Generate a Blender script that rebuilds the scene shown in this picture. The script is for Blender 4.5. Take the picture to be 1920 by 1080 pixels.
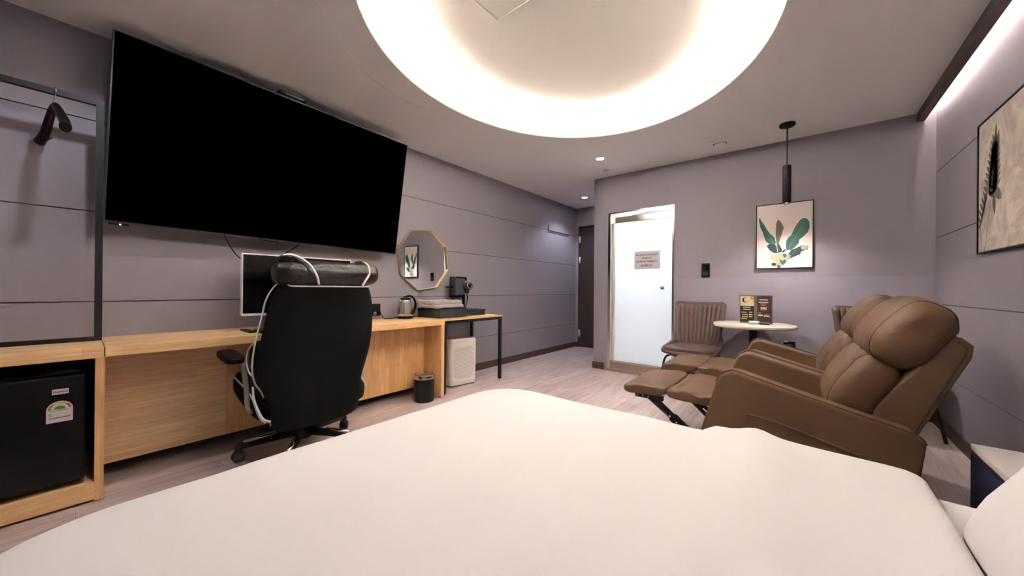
import bpy, bmesh, math, random
from mathutils import Vector, Matrix, noise

random.seed(7)
PI = math.pi
for o in list(bpy.data.objects):
    bpy.data.objects.remove(o)
S = bpy.context.scene
COL = S.collection

# ------------------------------------------------------------------ room numbers
H = 2.5                      # ceiling
W = 4.011                    # right wall (x); the television wall is x = 0
D = 4.335                    # wall with the bathroom door
D2 = 5.726                   # end of the entrance recess
XC = 1.047                   # bathroom corner
YB = -1.0                    # wall behind the bed side

# ------------------------------------------------------------------ camera
cam_d = bpy.data.cameras.new('camera')
cam = bpy.data.objects.new('camera', cam_d)
COL.objects.link(cam)
yaw, pitch, roll = 0.6845, 0.0013, 0.0083
fw = Vector((-math.sin(yaw) * math.cos(pitch), math.cos(yaw) * math.cos(pitch), math.sin(pitch)))
r0 = Vector((math.cos(yaw), math.sin(yaw), 0))
u0 = r0.cross(fw)
rr = r0 * math.cos(roll) + u0 * math.sin(roll)
uu = -r0 * math.sin(roll) + u0 * math.cos(roll)
M = Matrix((rr, uu, -fw)).transposed().to_4x4()
M.translation = Vector((3.1797, 0, 1.0431))
cam.matrix_world = M
cam_d.sensor_width = 36
cam_d.lens = 664.2 / 1920 * 36
cam_d.clip_start = 0.02
S.camera = cam

# ------------------------------------------------------------------ world, exposure, lights
w = bpy.data.worlds.new('world'); S.world = w
w.use_nodes = True
w.node_tree.nodes['Background'].inputs[0].default_value = (0.5, 0.5, 0.55, 1)
w.node_tree.nodes['Background'].inputs[1].default_value = 0.02
S.view_settings.view_transform = 'Standard'
S.view_settings.look = 'None'
S.view_settings.gamma = 1
S.view_settings.use_curve_mapping = False
S.view_settings.exposure = 2.66
COVE = 50.0          # oval ceiling cove strip
WASH = 10.0           # strip behind the right-hand fascia
DOWN = 7.6          # entrance downlights (W)
PEND = 6.0          # pendant (W)
BATH = 8.0          # bathroom lamp (W)


def spot(name, loc, watts, color, size, blend, radius=0.02, rot=(0, 0, 0)):
    l = bpy.data.lights.new(name, 'SPOT')
    l.energy = watts; l.color = color; l.spot_size = size; l.spot_blend = blend
    l.shadow_soft_size = radius
    o = bpy.data.objects.new(name, l); COL.objects.link(o)
    o.location = loc; o.rotation_euler = rot
    return o


for k, (lx, ly) in enumerate(((1.436, 3.668), (0.507, 5.079))):
    spot('downlight_beam', (lx, ly, 2.47), DOWN * (0.22 if k == 0 else 0.95), (0.80, 0.84, 1.0), math.radians(125), 0.6, 0.03)
spot('pendant_beam', (3.078, 3.91, 1.80), PEND, (1.0, 0.93, 0.90), math.radians(132), 0.8, 0.02)
spot('downlight_beam', (0.96, 0.15, 2.47), 3.8, (0.90, 0.89, 1.0), math.radians(150), 0.35, 0.03)
bl = bpy.data.lights.new('bathroom_lamp', 'AREA')
bl.energy = BATH; bl.size = 1.0; bl.color = (0.93, 0.96, 1.0)
blo = bpy.data.objects.new('bathroom_lamp', bl); COL.objects.link(blo)
blo.location = (1.65, D + 0.95, 2.2)
blo.rotation_euler = (math.radians(-35), 0, 0)


# ------------------------------------------------------------------ materials
def srgb(r, g, b):
    f = lambda c: (c / 255 / 12.92) if c / 255 <= 0.04045 else ((c / 255 + 0.055) / 1.055) ** 2.4
    return (f(r), f(g), f(b), 1)


class N:
    """tiny node helper"""
    def __init__(s, name):
        s.m = bpy.data.materials.new(name); s.m.use_nodes = True
        s.t = s.m.node_tree; s.b = s.t.nodes['Principled BSDF']

    def n(s, typ, **kw):
        x = s.t.nodes.new(typ)
        for k, v in kw.items():
            if k in x.inputs: x.inputs[k].default_value = v
            else: setattr(x, k, v)
        return x

    def l(s, a, b): s.t.links.new(a, b)


def plain(name, col, rough=0.6, metal=0.0, bump=0.0, bscale=60, var=0.0, spec=0.5, sheen=0, emit=None, es=0, coat=0):
    q = N(name)
    q.b.inputs['Base Color'].default_value = col
    q.b.inputs['Roughness'].default_value = rough
    q.b.inputs['Metallic'].default_value = metal
    q.b.inputs['Specular IOR Level'].default_value = spec
    if sheen: q.b.inputs['Sheen Weight'].default_value = sheen
    if coat: q.b.inputs['Coat Weight'].default_value = coat
    if emit:
        q.b.inputs['Emission Color'].default_value = emit
        q.b.inputs['Emission Strength'].default_value = es
    tc = q.n('ShaderNodeTexCoord')
    if var or bump:
        nz = q.n('ShaderNodeTexNoise', Scale=bscale, Detail=4.0)
        q.l(tc.outputs['Object'], nz.inputs['Vector'])
        if bump:
            bp = q.n('ShaderNodeBump', Strength=bump, Distance=0.01)
            q.l(nz.outputs['Fac'], bp.inputs['Height']); q.l(bp.outputs['Normal'], q.b.inputs['Normal'])
        if var:
            n2 = q.n('ShaderNodeTexNoise', Scale=bscale * 0.13, Detail=5.0)
            q.l(tc.outputs['Object'], n2.inputs['Vector'])
            mx = q.n('ShaderNodeMix', data_type='RGBA')
            mx.inputs[6].default_value = tuple(c * (1 - var) for c in col[:3]) + (1,)
            mx.inputs[7].default_value = tuple(min(1, c * (1 + var)) for c in col[:3]) + (1,)
            q.l(n2.outputs['Fac'], mx.inputs[0]); q.l(mx.outputs[2], q.b.inputs['Base Color'])
    return q.m


def emission(name, col, strength):
    q = N(name)
    e = q.n('ShaderNodeEmission', Color=col, Strength=strength)
    q.l(e.outputs[0], q.t.nodes['Material Output'].inputs[0])
    return q.m


def wood(name, c1, c2, along='y', strip=0.045, length=0.5, rough=0.42):
    """glued solid wood strips; 'along' is the direction of the grain"""
    q = N(name)
    tc = q.n('ShaderNodeTexCoord'); sp = q.n('ShaderNodeSeparateXYZ'); q.l(tc.outputs['Object'], sp.inputs[0])
    cb = q.n('ShaderNodeCombineXYZ')
    ax = {'x': 0, 'y': 1, 'z': 2}[along]
    others = [i for i in range(3) if i != ax]
    add = q.n('ShaderNodeMath', operation='ADD')
    q.l(sp.outputs[others[0]], add.inputs[0]); q.l(sp.outputs[others[1]], add.inputs[1])
    q.l(sp.outputs[ax], cb.inputs[0]); q.l(add.outputs[0], cb.inputs[1])
    br = q.n('ShaderNodeTexBrick', offset=0.37, Scale=1.0)
    br.inputs['Brick Width'].default_value = length; br.inputs['Row Height'].default_value = strip
    br.inputs['Mortar Size'].default_value = 0.0004; br.inputs['Bias'].default_value = 0.0
    br.inputs['Color1'].default_value = c1; br.inputs['Color2'].default_value = c2
    br.inputs['Mortar'].default_value = tuple(c * 0.6 for c in c1[:3]) + (1,)
    q.l(cb.outputs[0], br.inputs['Vector'])
    mp = q.n('ShaderNodeMapping'); mp.inputs['Scale'].default_value = (3, 60, 1)
    q.l(cb.outputs[0], mp.inputs['Vector'])
    nz = q.n('ShaderNodeTexNoise', Scale=1.5, Detail=5.0, Distortion=0.6); q.l(mp.outputs[0], nz.inputs['Vector'])
    mx = q.n('ShaderNodeMix', data_type='RGBA', blend_type='MULTIPLY'); mx.inputs[0].default_value = 1
    rp = q.n('ShaderNodeValToRGB'); rp.color_ramp.elements[0].position = 0.3; rp.color_ramp.elements[1].position = 0.7
    rp.color_ramp.elements[0].color = (0.86, 0.80, 0.74, 1); rp.color_ramp.elements[1].color = (1.1, 1.1, 1.1, 1)
    q.l(nz.outputs['Fac'], rp.inputs[0]); q.l(br.outputs['Color'], mx.inputs[6]); q.l(rp.outputs[0], mx.inputs[7])
    q.l(mx.outputs[2], q.b.inputs['Base Color'])
    q.b.inputs['Roughness'].default_value = rough
    return q.m


def floor_mat():
    q = N('floor_planks')
    tc = q.n('ShaderNodeTexCoord'); sp = q.n('ShaderNodeSeparateXYZ'); q.l(tc.outputs['Object'], sp.inputs[0])
    cb = q.n('ShaderNodeCombineXYZ'); q.l(sp.outputs[1], cb.inputs[0]); q.l(sp.outputs[0], cb.inputs[1])
    br = q.n('ShaderNodeTexBrick', offset=0.4, Scale=1.0)
    br.inputs['Brick Width'].default_value = 0.9; br.inputs['Row Height'].default_value = 0.12
    br.inputs['Mortar Size'].default_value = 0.0008
    br.inputs['Color1'].default_value = srgb(226, 207, 203); br.inputs['Color2'].default_value = srgb(206, 186, 181)
    br.inputs['Mortar'].default_value = srgb(160, 140, 134)
    q.l(cb.outputs[0], br.inputs['Vector'])
    mp = q.n('ShaderNodeMapping'); mp.inputs['Scale'].default_value = (1.3, 14, 1); q.l(cb.outputs[0], mp.inputs['Vector'])
    nz = q.n('ShaderNodeTexNoise', Scale=2.2, Detail=6.0, Distortion=1.0); q.l(mp.outputs[0], nz.inputs['Vector'])
    rp = q.n('ShaderNodeValToRGB'); rp.color_ramp.elements[0].position = 0.3; rp.color_ramp.elements[1].position = 0.72
    rp.color_ramp.elements[0].color = (0.74, 0.71, 0.71, 1); rp.color_ramp.elements[1].color = (1.12, 1.1, 1.1, 1)
    q.l(nz.outputs['Fac'], rp.inputs[0])
    mx = q.n('ShaderNodeMix', data_type='RGBA', blend_type='MULTIPLY'); mx.inputs[0].default_value = 1
    q.l(br.outputs['Color'], mx.inputs[6]); q.l(rp.outputs[0], mx.inputs[7]); q.l(mx.outputs[2], q.b.inputs['Base Color'])
    q.b.inputs['Roughness'].default_value = 0.38
    return q.m


def leather(name, col, rough=0.45, wr=0.35, scale=9):
    q = N(name)
    q.b.inputs['Base Color'].default_value = col; q.b.inputs['Roughness'].default_value = rough
    tc = q.n('ShaderNodeTexCoord')
    nz = q.n('ShaderNodeTexNoise', Scale=scale, Detail=3.0, Distortion=0.8); q.l(tc.outputs['Object'], nz.inputs['Vector'])
    vo = q.n('ShaderNodeTexVoronoi', Scale=350.0); q.l(tc.outputs['Object'], vo.inputs['Vector'])
    b1 = q.n('ShaderNodeBump', Strength=wr, Distance=0.02); q.l(nz.outputs['Fac'], b1.inputs['Height'])
    b2 = q.n('ShaderNodeBump', Strength=0.12, Distance=0.002); q.l(vo.outputs['Distance'], b2.inputs['Height'])
    q.l(b1.outputs[0], b2.inputs['Normal']); q.l(b2.outputs[0], q.b.inputs['Normal'])
    return q.m


def dots_mat():
    """purifier grille: staggered round holes inside a rounded field (local y, z)"""
    q = N('purifier_grille')
    tc = q.n('ShaderNodeTexCoord'); sp = q.n('ShaderNodeSeparateXYZ'); q.l(tc.outputs['Object'], sp.inputs[0])

    def mth(op, a, b=None):
        x = q.n('ShaderNodeMath', operation=op)
        for i, v in enumerate((a, b)):
            if v is None: continue
            if isinstance(v, (int, float)): x.inputs[i].default_value = v
            else: q.l(v, x.inputs[i])
        return x.outputs[0]
    Y = sp.outputs[1]; Z = sp.outputs[2]
    s = 0.0135
    row = mth('FLOOR', mth('DIVIDE', Z, s))
    off = mth('MULTIPLY', mth('MODULO', mth('ABSOLUTE', row), 2), 0.5)
    fy = mth('SUBTRACT', mth('FRACT', mth('ADD', mth('DIVIDE', Y, s), off)), 0.5)
    fz = mth('SUBTRACT', mth('FRACT', mth('DIVIDE', Z, s)), 0.5)
    d = mth('SQRT', mth('ADD', mth('MULTIPLY', fy, fy), mth('MULTIPLY', fz, fz)))
    hole = mth('LESS_THAN', d, 0.27)
    ey = mth('POWER', mth('DIVIDE', mth('ABSOLUTE', Y), 0.128), 5)
    ez = mth('POWER', mth('DIVIDE', mth('ABSOLUTE', mth('SUBTRACT', Z, 0.25)), 0.17), 5)
    ins = mth('LESS_THAN', mth('ADD', ey, ez), 1.0)
    f = mth('MULTIPLY', hole, ins)
    mx = q.n('ShaderNodeMix', data_type='RGBA'); q.l(f, mx.inputs[0])
    mx.inputs[6].default_value = srgb(242, 236, 230); mx.inputs[7].default_value = srgb(150, 140, 130)
    q.l(mx.outputs[2], q.b.inputs['Base Color']); q.b.inputs['Roughness'].default_value = 0.4
    return q.m


def marble_mat():
    q = N('print_paper_marbled')
    tc = q.n('ShaderNodeTexCoord')
    nz = q.n('ShaderNodeTexNoise', Scale=5.0, Detail=8.0, Distortion=1.6, Roughness=0.65); q.l(tc.outputs['Object'], nz.inputs['Vector'])
    rp = q.n('ShaderNodeValToRGB'); e = rp.color_ramp.elements
    e[0].position = 0.36; e[0].color = srgb(170, 156, 146); e[1].position = 0.6; e[1].color = srgb(214, 202, 192)
    q.l(nz.outputs['Fac'], rp.inputs[0]); q.l(rp.outputs[0], q.b.inputs['Base Color']); q.b.inputs['Roughness'].default_value = 0.5
    return q.m


def frosted_mat():
    q = N('frosted_glass')
    tr = q.n('ShaderNodeBsdfTranslucent', Color=(0.93, 0.96, 0.97, 1))
    df = q.n('ShaderNodeBsdfDiffuse', Color=(0.86, 0.88, 0.90, 1))
    gl = q.n('ShaderNodeBsdfGlossy', Color=(1, 1, 1, 1), Roughness=0.12)
    m1 = q.n('ShaderNodeMixShader'); m1.inputs[0].default_value = 0.45
    q.l(tr.outputs[0], m1.inputs[1]); q.l(df.outputs[0], m1.inputs[2])
    m2 = q.n('ShaderNodeMixShader'); m2.inputs[0].default_value = 0.05
    q.l(m1.outputs[0], m2.inputs[1]); q.l(gl.outputs[0], m2.inputs[2])
    q.l(m2.outputs[0], q.t.nodes['Material Output'].inputs[0])
    return q.m


WALLC = srgb(148, 140, 148)
mt = {
    'wall': plain('painted_panel_wall', WALLC, 0.55, bump=0.06, bscale=160, var=0.03),
    'wall_low': plain('painted_lower_wall', srgb(155, 147, 158), 0.5, bump=0.05, bscale=160, var=0.03),
    'groove': plain('panel_joint', srgb(84, 72, 76), 0.8),
    'ceil': plain('ceiling_paint', srgb(244, 241, 240), 0.8, bump=0.04, bscale=120),
    'cove': plain('cove_paint', srgb(234, 229, 221), 0.85),
    'floor': floor_mat(),
    'base': plain('dark_baseboard', srgb(70, 52, 46), 0.5),
    'fascia': plain('dark_fascia', srgb(74, 58, 54), 0.5),
    'wood': wood('oak_desk_top', srgb(250, 210, 156), srgb(234, 186, 132), 'y'),
    'wood_h': wood('oak_panel_horizontal', srgb(242, 208, 166), srgb(226, 188, 146), 'y', 0.06),
    'wood_v': wood('oak_panel_vertical', srgb(242, 196, 140), srgb(226, 174, 118), 'z', 0.05),
    'black_metal': plain('black_metal', srgb(26, 25, 28), 0.4, metal=0.3),
    'rack': plain('rack_powder_coat', srgb(22, 21, 25), 0.5, metal=0.0, spec=0.35),
    'black': plain('black_plastic', srgb(5, 5, 6), 0.45, spec=0.28),
    'black_soft': plain('black_fabric', srgb(6, 6, 6), 0.85, bump=0.1, bscale=400, spec=0.2),
    'black_leather': leather('black_leather', srgb(26, 23, 22), 0.34, 0.5, 14),
    'screen': plain('dark_screen', (0.0002, 0.0002, 0.0002, 1), 0.6, spec=0.0),
    'monitor_screen': plain('monitor_screen', (0.002, 0.002, 0.0025, 1), 0.12, spec=0.5),
    'tv_frame': plain('tv_bezel', srgb(96, 92, 96), 0.35, metal=0.7),
    'white': plain('white_plastic', srgb(232, 226, 222), 0.4),
    'piping': plain('white_piping', srgb(246, 240, 236), 0.5),
    'tube_grey': plain('armrest_tube', srgb(176, 164, 156), 0.35, metal=0.4),
    'chrome': plain('polished_steel', (0.62, 0.58, 0.52, 1), 0.16, metal=1.0),
    'steel': plain('brushed_steel', (0.62, 0.58, 0.53, 1), 0.25, metal=1.0),
    'gold': plain('brushed_gold', srgb(224, 196, 140), 0.25, metal=1.0),
    'mirror': plain('mirror_glass', (0.86, 0.86, 0.86, 1), 0.01, metal=1.0),
    'brown': leather('brown_leather', srgb(90, 61, 38), 0.55, 0.35, 9),
    'brown_fab': leather('brown_upholstery', srgb(94, 66, 42), 0.6, 0.05, 6),
    'seam': plain('dark_stitching', srgb(48, 34, 24), 0.7),
    'chairfab': leather('mauve_brown_vinyl', srgb(94, 73, 69), 0.40, 0.03, 10),
    'sheet': plain('white_bed_linen', srgb(230, 225, 224), 0.9, bump=0.05, bscale=7, spec=0.1),
    'table': plain('marbled_white_top', srgb(222, 212, 200), 0.35, var=0.06, bscale=40),
    'nst_top': plain('white_laminate', srgb(214, 206, 204), 0.35),
    'navy': plain('navy_laminate', srgb(34, 34, 58), 0.5),
    'fridge': plain('black_fridge_enamel', srgb(8, 7, 7), 0.38, spec=0.25),
    'purifier': dots_mat(),
    'purifier_body': plain('purifier_shell', srgb(240, 234, 228), 0.4),
    'towel': plain('wrapped_grey_towel', srgb(168, 158, 160), 0.45, bump=0.9, bscale=24, var=0.28),
    'paper': plain('grey_paper', srgb(222, 214, 222), 0.8),
    'ink': plain('dark_ink', srgb(40, 30, 44), 0.8),
    'canvas': plain('pale_pink_print_paper', srgb(236, 220, 214), 0.35),
    'marble': marble_mat(),
    'leaf_green': plain('printed_green', srgb(38, 92, 80), 0.5, var=0.35, bscale=60),
    'leaf_dark': plain('printed_dark_green', srgb(36, 58, 62), 0.5, var=0.3, bscale=60),
    'leaf_olive': plain('printed_olive', srgb(110, 104, 80), 0.5, var=0.3, bscale=60),
    'leaf_pale': plain('printed_pale_green', srgb(172, 176, 140), 0.5, var=0.3, bscale=60),
    'leaf_vein': plain('printed_vein', srgb(122, 158, 142), 0.5),
    'leaf_grey': plain('printed_grey_green', srgb(92, 88, 78), 0.6, var=0.2, bscale=40),
    'leaf_brown': plain('printed_brown', srgb(96, 82, 76), 0.6),
    'frosted': frosted_mat(),
    'door_dark': plain('dark_door_laminate', srgb(58, 44, 42), 0.5),
    'sill': plain('brown_stone_sill', srgb(150, 122, 112), 0.4, var=0.06, bscale=60),
    'bath_wall': plain('bathroom_tile', srgb(224, 226, 228), 0.5),
    'ashtray': plain('clear_white_glass', srgb(226, 232, 236), 0.1, coat=0.5),
    'red': plain('red_plastic', srgb(150, 40, 44), 0.4),
    'hanger_wood': plain('light_wood_hanger', srgb(226, 172, 120), 0.4),
    'green_print': plain('label_green', srgb(70, 140, 52), 0.5),
    'olive_print': plain('label_olive', srgb(120, 130, 60), 0.5),
    'yellow_print': plain('label_yellow', srgb(222, 176, 84), 0.5),
    'red_print': plain('label_red', srgb(200, 60, 50), 0.5),
    'label': plain('label_paper', srgb(216, 206, 206), 0.5),
    'menu_dark': plain('menu_black_print', srgb(34, 26, 22), 0.4),
    'menu_brown': plain('menu_brown_print', srgb(74, 46, 46), 0.4),
    'menu_cream': plain('menu_cream_print', srgb(232, 212, 176), 0.4),
    'menu_white': plain('menu_white_print', srgb(240, 232, 226), 0.5),
    'menu_violet': plain('menu_violet_print', srgb(70, 50, 110), 0.5),
    'menu_frame': plain('menu_holder', srgb(120, 104, 96), 0.3),
    'rubber': plain('caster_rubber', srgb(40, 38, 40), 0.5),
    'led_warm': emission('cove_led', (1.0, 0.975, 0.955, 1), COVE),
    'led_wash': emission('wall_wash_led', (1.0, 0.88, 0.82, 1), WASH),
    'lamp_cool': emission('downlight_lens', (0.92, 0.93, 1.0, 1), 14.0),
    'lamp_warm': emission('pendant_lens', (1.0, 0.95, 0.92, 1), 5.0),
    'led_red': emission('standby_led', (1.0, 0.08, 0.06, 1), 3.0),
    'bag': plain('translucent_bag', srgb(200, 190, 190), 0.25),
}


mt['charcoal'] = plain('charcoal_plastic', srgb(58, 60, 64), 0.4)

# ------------------------------------------------------------------ geometry helpers
def auto(m, ob): pass


class MB:
    """collects shapes into one bmesh; world coordinates unless the thing is built locally"""
    def __init__(s): s.bm = bmesh.new(); s.mats = []; s.mi = 0

    def setm(s, mat):
        if mat not in s.mats: s.mats.append(mat)
        s.mi = s.mats.index(mat); return s

    def _face(s, vs, smooth=False):
        try:
            f = s.bm.faces.new(vs)
        except ValueError:
            return None
        f.material_index = s.mi; f.smooth = smooth
        return f

    def box(s, x0, x1, y0, y1, z0, z1, mx=None, bev=0.0, seg=2):
        m = mx or Matrix()
        v = [s.bm.verts.new(m @ Vector(p)) for p in
             ((x0, y0, z0), (x1, y0, z0), (x1, y1, z0), (x0, y1, z0), (x0, y0, z1), (x1, y0, z1), (x1, y1, z1), (x0, y1, z1))]
        fs = [s._face([v[i] for i in q]) for q in ((0, 3, 2, 1), (4, 5, 6, 7), (0, 1, 5, 4), (1, 2, 6, 5), (2, 3, 7, 6), (3, 0, 4, 7))]
        if bev:
            es = {e for f in fs for e in f.edges}
            r = bmesh.ops.bevel(s.bm, geom=list(es), offset=bev, segments=seg, affect='EDGES', profile=0.6)
            for f in r['faces']: f.material_index = s.mi; f.smooth = True
        return s

    def prism(s, poly, axis, a0, a1, mx=None, bev=0.0, seg=2):
        """poly: 2-D points in the two other axes (in x,y,z order) extruded along axis"""
        m = mx or Matrix()

        def P(p, a):
            l = list(p); l.insert('xyz'.index(axis), a); return m @ Vector(l)
        A = [s.bm.verts.new(P(p, a0)) for p in poly]; B = [s.bm.verts.new(P(p, a1)) for p in poly]
        n = len(poly)
        fs = [s._face(A[::-1]), s._face(B)]
        for i in range(n): fs.append(s._face([A[i], A[(i + 1) % n], B[(i + 1) % n], B[i]]))
        fs = [f for f in fs if f]
        bmesh.ops.recalc_face_normals(s.bm, faces=fs)
        if bev:
            es = {e for f in fs[:2] for e in f.edges}
            r = bmesh.ops.bevel(s.bm, geom=list(es), offset=bev, segments=seg, affect='EDGES', profile=0.6)
            for f in r['faces']: f.material_index = s.mi; f.smooth = True
        return s

    def tube(s, pts, r, n=10, closed=False, mx=None, cap=True, flat=1.0):
        m = mx or Matrix()
        pts = [m @ Vector(p) for p in pts]
        k = len(pts); rings = []
        rad = r if isinstance(r, (list, tuple)) else [r] * k
        ref = None
        for i, p in enumerate(pts):
            a = pts[(i - 1) % k] if (closed or i > 0) else p
            b = pts[(i + 1) % k] if (closed or i < k - 1) else p
            t = (b - a).normalized()
            if ref is None:
                ref = Vector((0, 0, 1)) if abs(t.z) < 0.9 else Vector((1, 0, 0))
            nx = (ref - t * ref.dot(t)).normalized(); ny = t.cross(nx); ref = nx
            rings.append([s.bm.verts.new(p + nx * rad[i] * math.cos(2 * PI * j / n) + ny * rad[i] * flat * math.sin(2 * PI * j / n)) for j in range(n)])
        for i in range(k if closed else k - 1):
            A = rings[i]; B = rings[(i + 1) % k]
            for j in range(n): s._face([A[j], A[(j + 1) % n], B[(j + 1) % n], B[j]], True)
        if cap and not closed:
            s._face(rings[0][::-1]); s._face(rings[-1])
        return s

    def lathe(s, prof, c=(0, 0, 0), n=40, mx=None, sx=1.0, sy=1.0, cap=True):
        m = mx or Matrix(); rings = []
        for (r, z) in prof:
            rings.append([s.bm.verts.new(m @ Vector((c[0] + r * sx * math.cos(2 * PI * j / n), c[1] + r * sy * math.sin(2 * PI * j / n), c[2] + z))) for j in range(n)])
        for A, B in zip(rings, rings[1:]):
            for j in range(n): s._face([A[j], A[(j + 1) % n], B[(j + 1) % n], B[j]], True)
        if cap:
            s._face(rings[0][::-1]); s._face(rings[-1])
        return s

    def sell(s, a, b, c, mx, e1=0.5, e2=0.5, nu=40, nv=24, wob=0.0, wf=8, fn=None):
        """superellipsoid, poles along local y"""
        def sp(v, e): return math.copysign(abs(v) ** e, v)
        rows = []
        for i in range(nv + 1):
            ph = -PI / 2 + PI * i / nv
            row = []
            for j in range(nu):
                th = 2 * PI * j / nu
                p = Vector((a * sp(math.cos(ph), e1) * sp(math.cos(th), e2), b * sp(math.sin(ph), e1), c * sp(math.cos(ph), e1) * sp(math.sin(th), e2)))
                if wob:
                    p *= 1 + wob * noise.noise(Vector((p.x * wf, p.y * wf, p.z * wf)))
                if fn: p = fn(p)
                row.append(s.bm.verts.new(mx @ p))
            rows.append(row)
        for A, B in zip(rows, rows[1:]):
            for j in range(nu): s._face([A[j], B[j], B[(j + 1) % nu], A[(j + 1) % nu]], True)
        return s

    def loft(s, rings, smooth=True, cap=True, mx=None):
        m = mx or Matrix()
        R = [[s.bm.verts.new(m @ Vector(p)) for p in r] for r in rings]
        n = len(R[0])
        for A, B in zip(R, R[1:]):
            for j in range(n): s._face([A[j], A[(j + 1) % n], B[(j + 1) % n], B[j]], smooth)
        if cap: s._face(R[0][::-1], smooth); s._face(R[-1], smooth)
        return s

    def poly(s, pts, mx=None):
        m = mx or Matrix()
        s._face([s.bm.verts.new(m @ Vector(p)) for p in pts]); return s


WM = {}                     # world matrix of things and parts


def thing(name, label, cat, loc=(0, 0, 0), rotz=0.0, group=None):
    o = bpy.data.objects.new(name, None); COL.objects.link(o)
    o.empty_display_size = 0.1
    o.location = loc; o.rotation_euler = (0, 0, rotz)
    o['label'] = label; o['category'] = cat
    if group: o['group'] = group
    WM[o] = Matrix.Translation(loc) @ Matrix.Rotation(rotz, 4, 'Z')
    return o


def obj(name, mb, mat, parent=None, local=False, kind=None, bev=0.0, sub=0, label=None, weld=True, solid=0, loc=None):
    """link the collected shapes as ONE mesh object"""
    bm = mb.bm
    if weld: bmesh.ops.remove_doubles(bm, verts=bm.verts, dist=1e-6)
    if parent is not None and not local:
        bmesh.ops.transform(bm, matrix=WM[parent].inverted(), verts=bm.verts)
    if loc is not None:
        bmesh.ops.translate(bm, vec=-Vector(loc), verts=bm.verts)
    bmesh.ops.recalc_face_normals(bm, faces=bm.faces)
    me = bpy.data.meshes.new(name); bm.to_mesh(me); bm.free()
    mats = mb.mats or [mat]
    for m in mats: me.materials.append(mt[m] if isinstance(m, str) else m)
    o = bpy.data.objects.new(name, me); COL.objects.link(o)
    if loc is not None: o.location = loc
    if parent is not None:
        o.parent = parent; WM[o] = WM[parent]
    else:
        WM[o] = Matrix()
    if solid:
        md = o.modifiers.new('solid', 'SOLIDIFY'); md.thickness = solid; md.offset = 0
    if bev:
        md = o.modifiers.new('bevel', 'BEVEL'); md.width = bev; md.segments = 2; md.limit_method = 'ANGLE'; md.angle_limit = math.radians(40)
    if sub:
        md = o.modifiers.new('sub', 'SUBSURF'); md.levels = sub; md.render_levels = sub
    if kind: o['kind'] = kind
    if label: o['label'] = label
    return o


def pieces(name, mb, mat, parent, **kw):
    """one object per connected piece"""
    bm = mb.bm; bm.verts.index_update(); seen = set(); out = []
    bm.verts.ensure_lookup_table()
    for v in list(bm.verts):
        if v.index in seen: continue
        stack = [v]; isl = []
        seen.add(v.index)
        while stack:
            a = stack.pop(); isl.append(a)
            for e in a.link_edges:
                b = e.other_vert(a)
                if b.index not in seen: seen.add(b.index); stack.append(b)
        m2 = MB(); m2.mats = list(mb.mats); mp = {a: m2.bm.verts.new(a.co) for a in isl}
        fs = {f for a in isl for f in a.link_faces}
        for f in fs:
            g = m2.bm.faces.new([mp[q] for q in f.verts]); g.material_index = f.material_index; g.smooth = f.smooth
        out.append(obj(name, m2, mat, parent, **kw))
    return out


def tag(o, label, cat, group=None):
    o['label'] = label; o['category'] = cat
    if group: o['group'] = group
    return o


def struct(name, mb, mat, **kw): return obj(name, mb, mat, kind='structure', **kw)


def copy_tree(o, parent=None):
    c = o.copy(); COL.objects.link(c)
    if parent is not None: c.parent = parent
    for ch in list(o.children):
        copy_tree(ch, c)
    return c


def smooth_path(pts, n=8, closed=False):
    """Catmull-Rom through the points"""
    P = [Vector(p) for p in pts]; out = []; k = len(P)
    rng = range(k if closed else k - 1)
    for i in rng:
        p0 = P[(i - 1) % k] if (closed or i > 0) else P[i]
        p1 = P[i]; p2 = P[(i + 1) % k]
        p3 = P[(i + 2) % k] if (closed or i < k - 2) else p2
        for j in range(n):
            t = j / n
            out.append(0.5 * ((2 * p1) + (p2 - p0) * t + (2 * p0 - 5 * p1 + 4 * p2 - p3) * t * t + (3 * p1 - p0 - 3 * p2 + p3) * t ** 3))
    if not closed: out.append(P[-1])
    return out


def rrect(a, b, r, n=6, c=(0, 0)):
    out = []
    for cx, cy, st in ((a - r, b - r, 0), (-a + r, b - r, 90), (-a + r, -b + r, 180), (a - r, -b + r, 270)):
        for i in range(n + 1):
            t = math.radians(st + 90 * i / n)
            out.append((c[0] + cx + r * math.cos(t), c[1] + cy + r * math.sin(t)))
    return out


def text_mesh(name, body, size, mat, mx, parent, bold=0.0, align='CENTER'):
    cu = bpy.data.curves.new('tmp_text', 'FONT')
    cu.body = body; cu.size = size; cu.align_x = align; cu.align_y = 'CENTER'; cu.offset = bold
    cu.fill_mode = 'FRONT'; cu.resolution_u = 2
    t = bpy.data.objects.new('tmp_text', cu)
    me = bpy.data.meshes.new_from_object(t)
    bpy.data.objects.remove(t); bpy.data.curves.remove(cu)
    me.transform(WM[parent].inverted() @ mx)
    me.materials.clear(); me.materials.append(mt[mat])
    o = bpy.data.objects.new(name, me); COL.objects.link(o); o.parent = parent; WM[o] = WM[parent]
    return o


# ================================================================== THE ROOM
struct('floor', MB().box(-0.15, W + 0.15, YB - 0.1, D2 + 0.1, -0.1, 0.0), 'floor')

# television wall: panels with open joints at the measured heights
JT = [0.418, 0.947, 1.47, 1.995]


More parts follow.
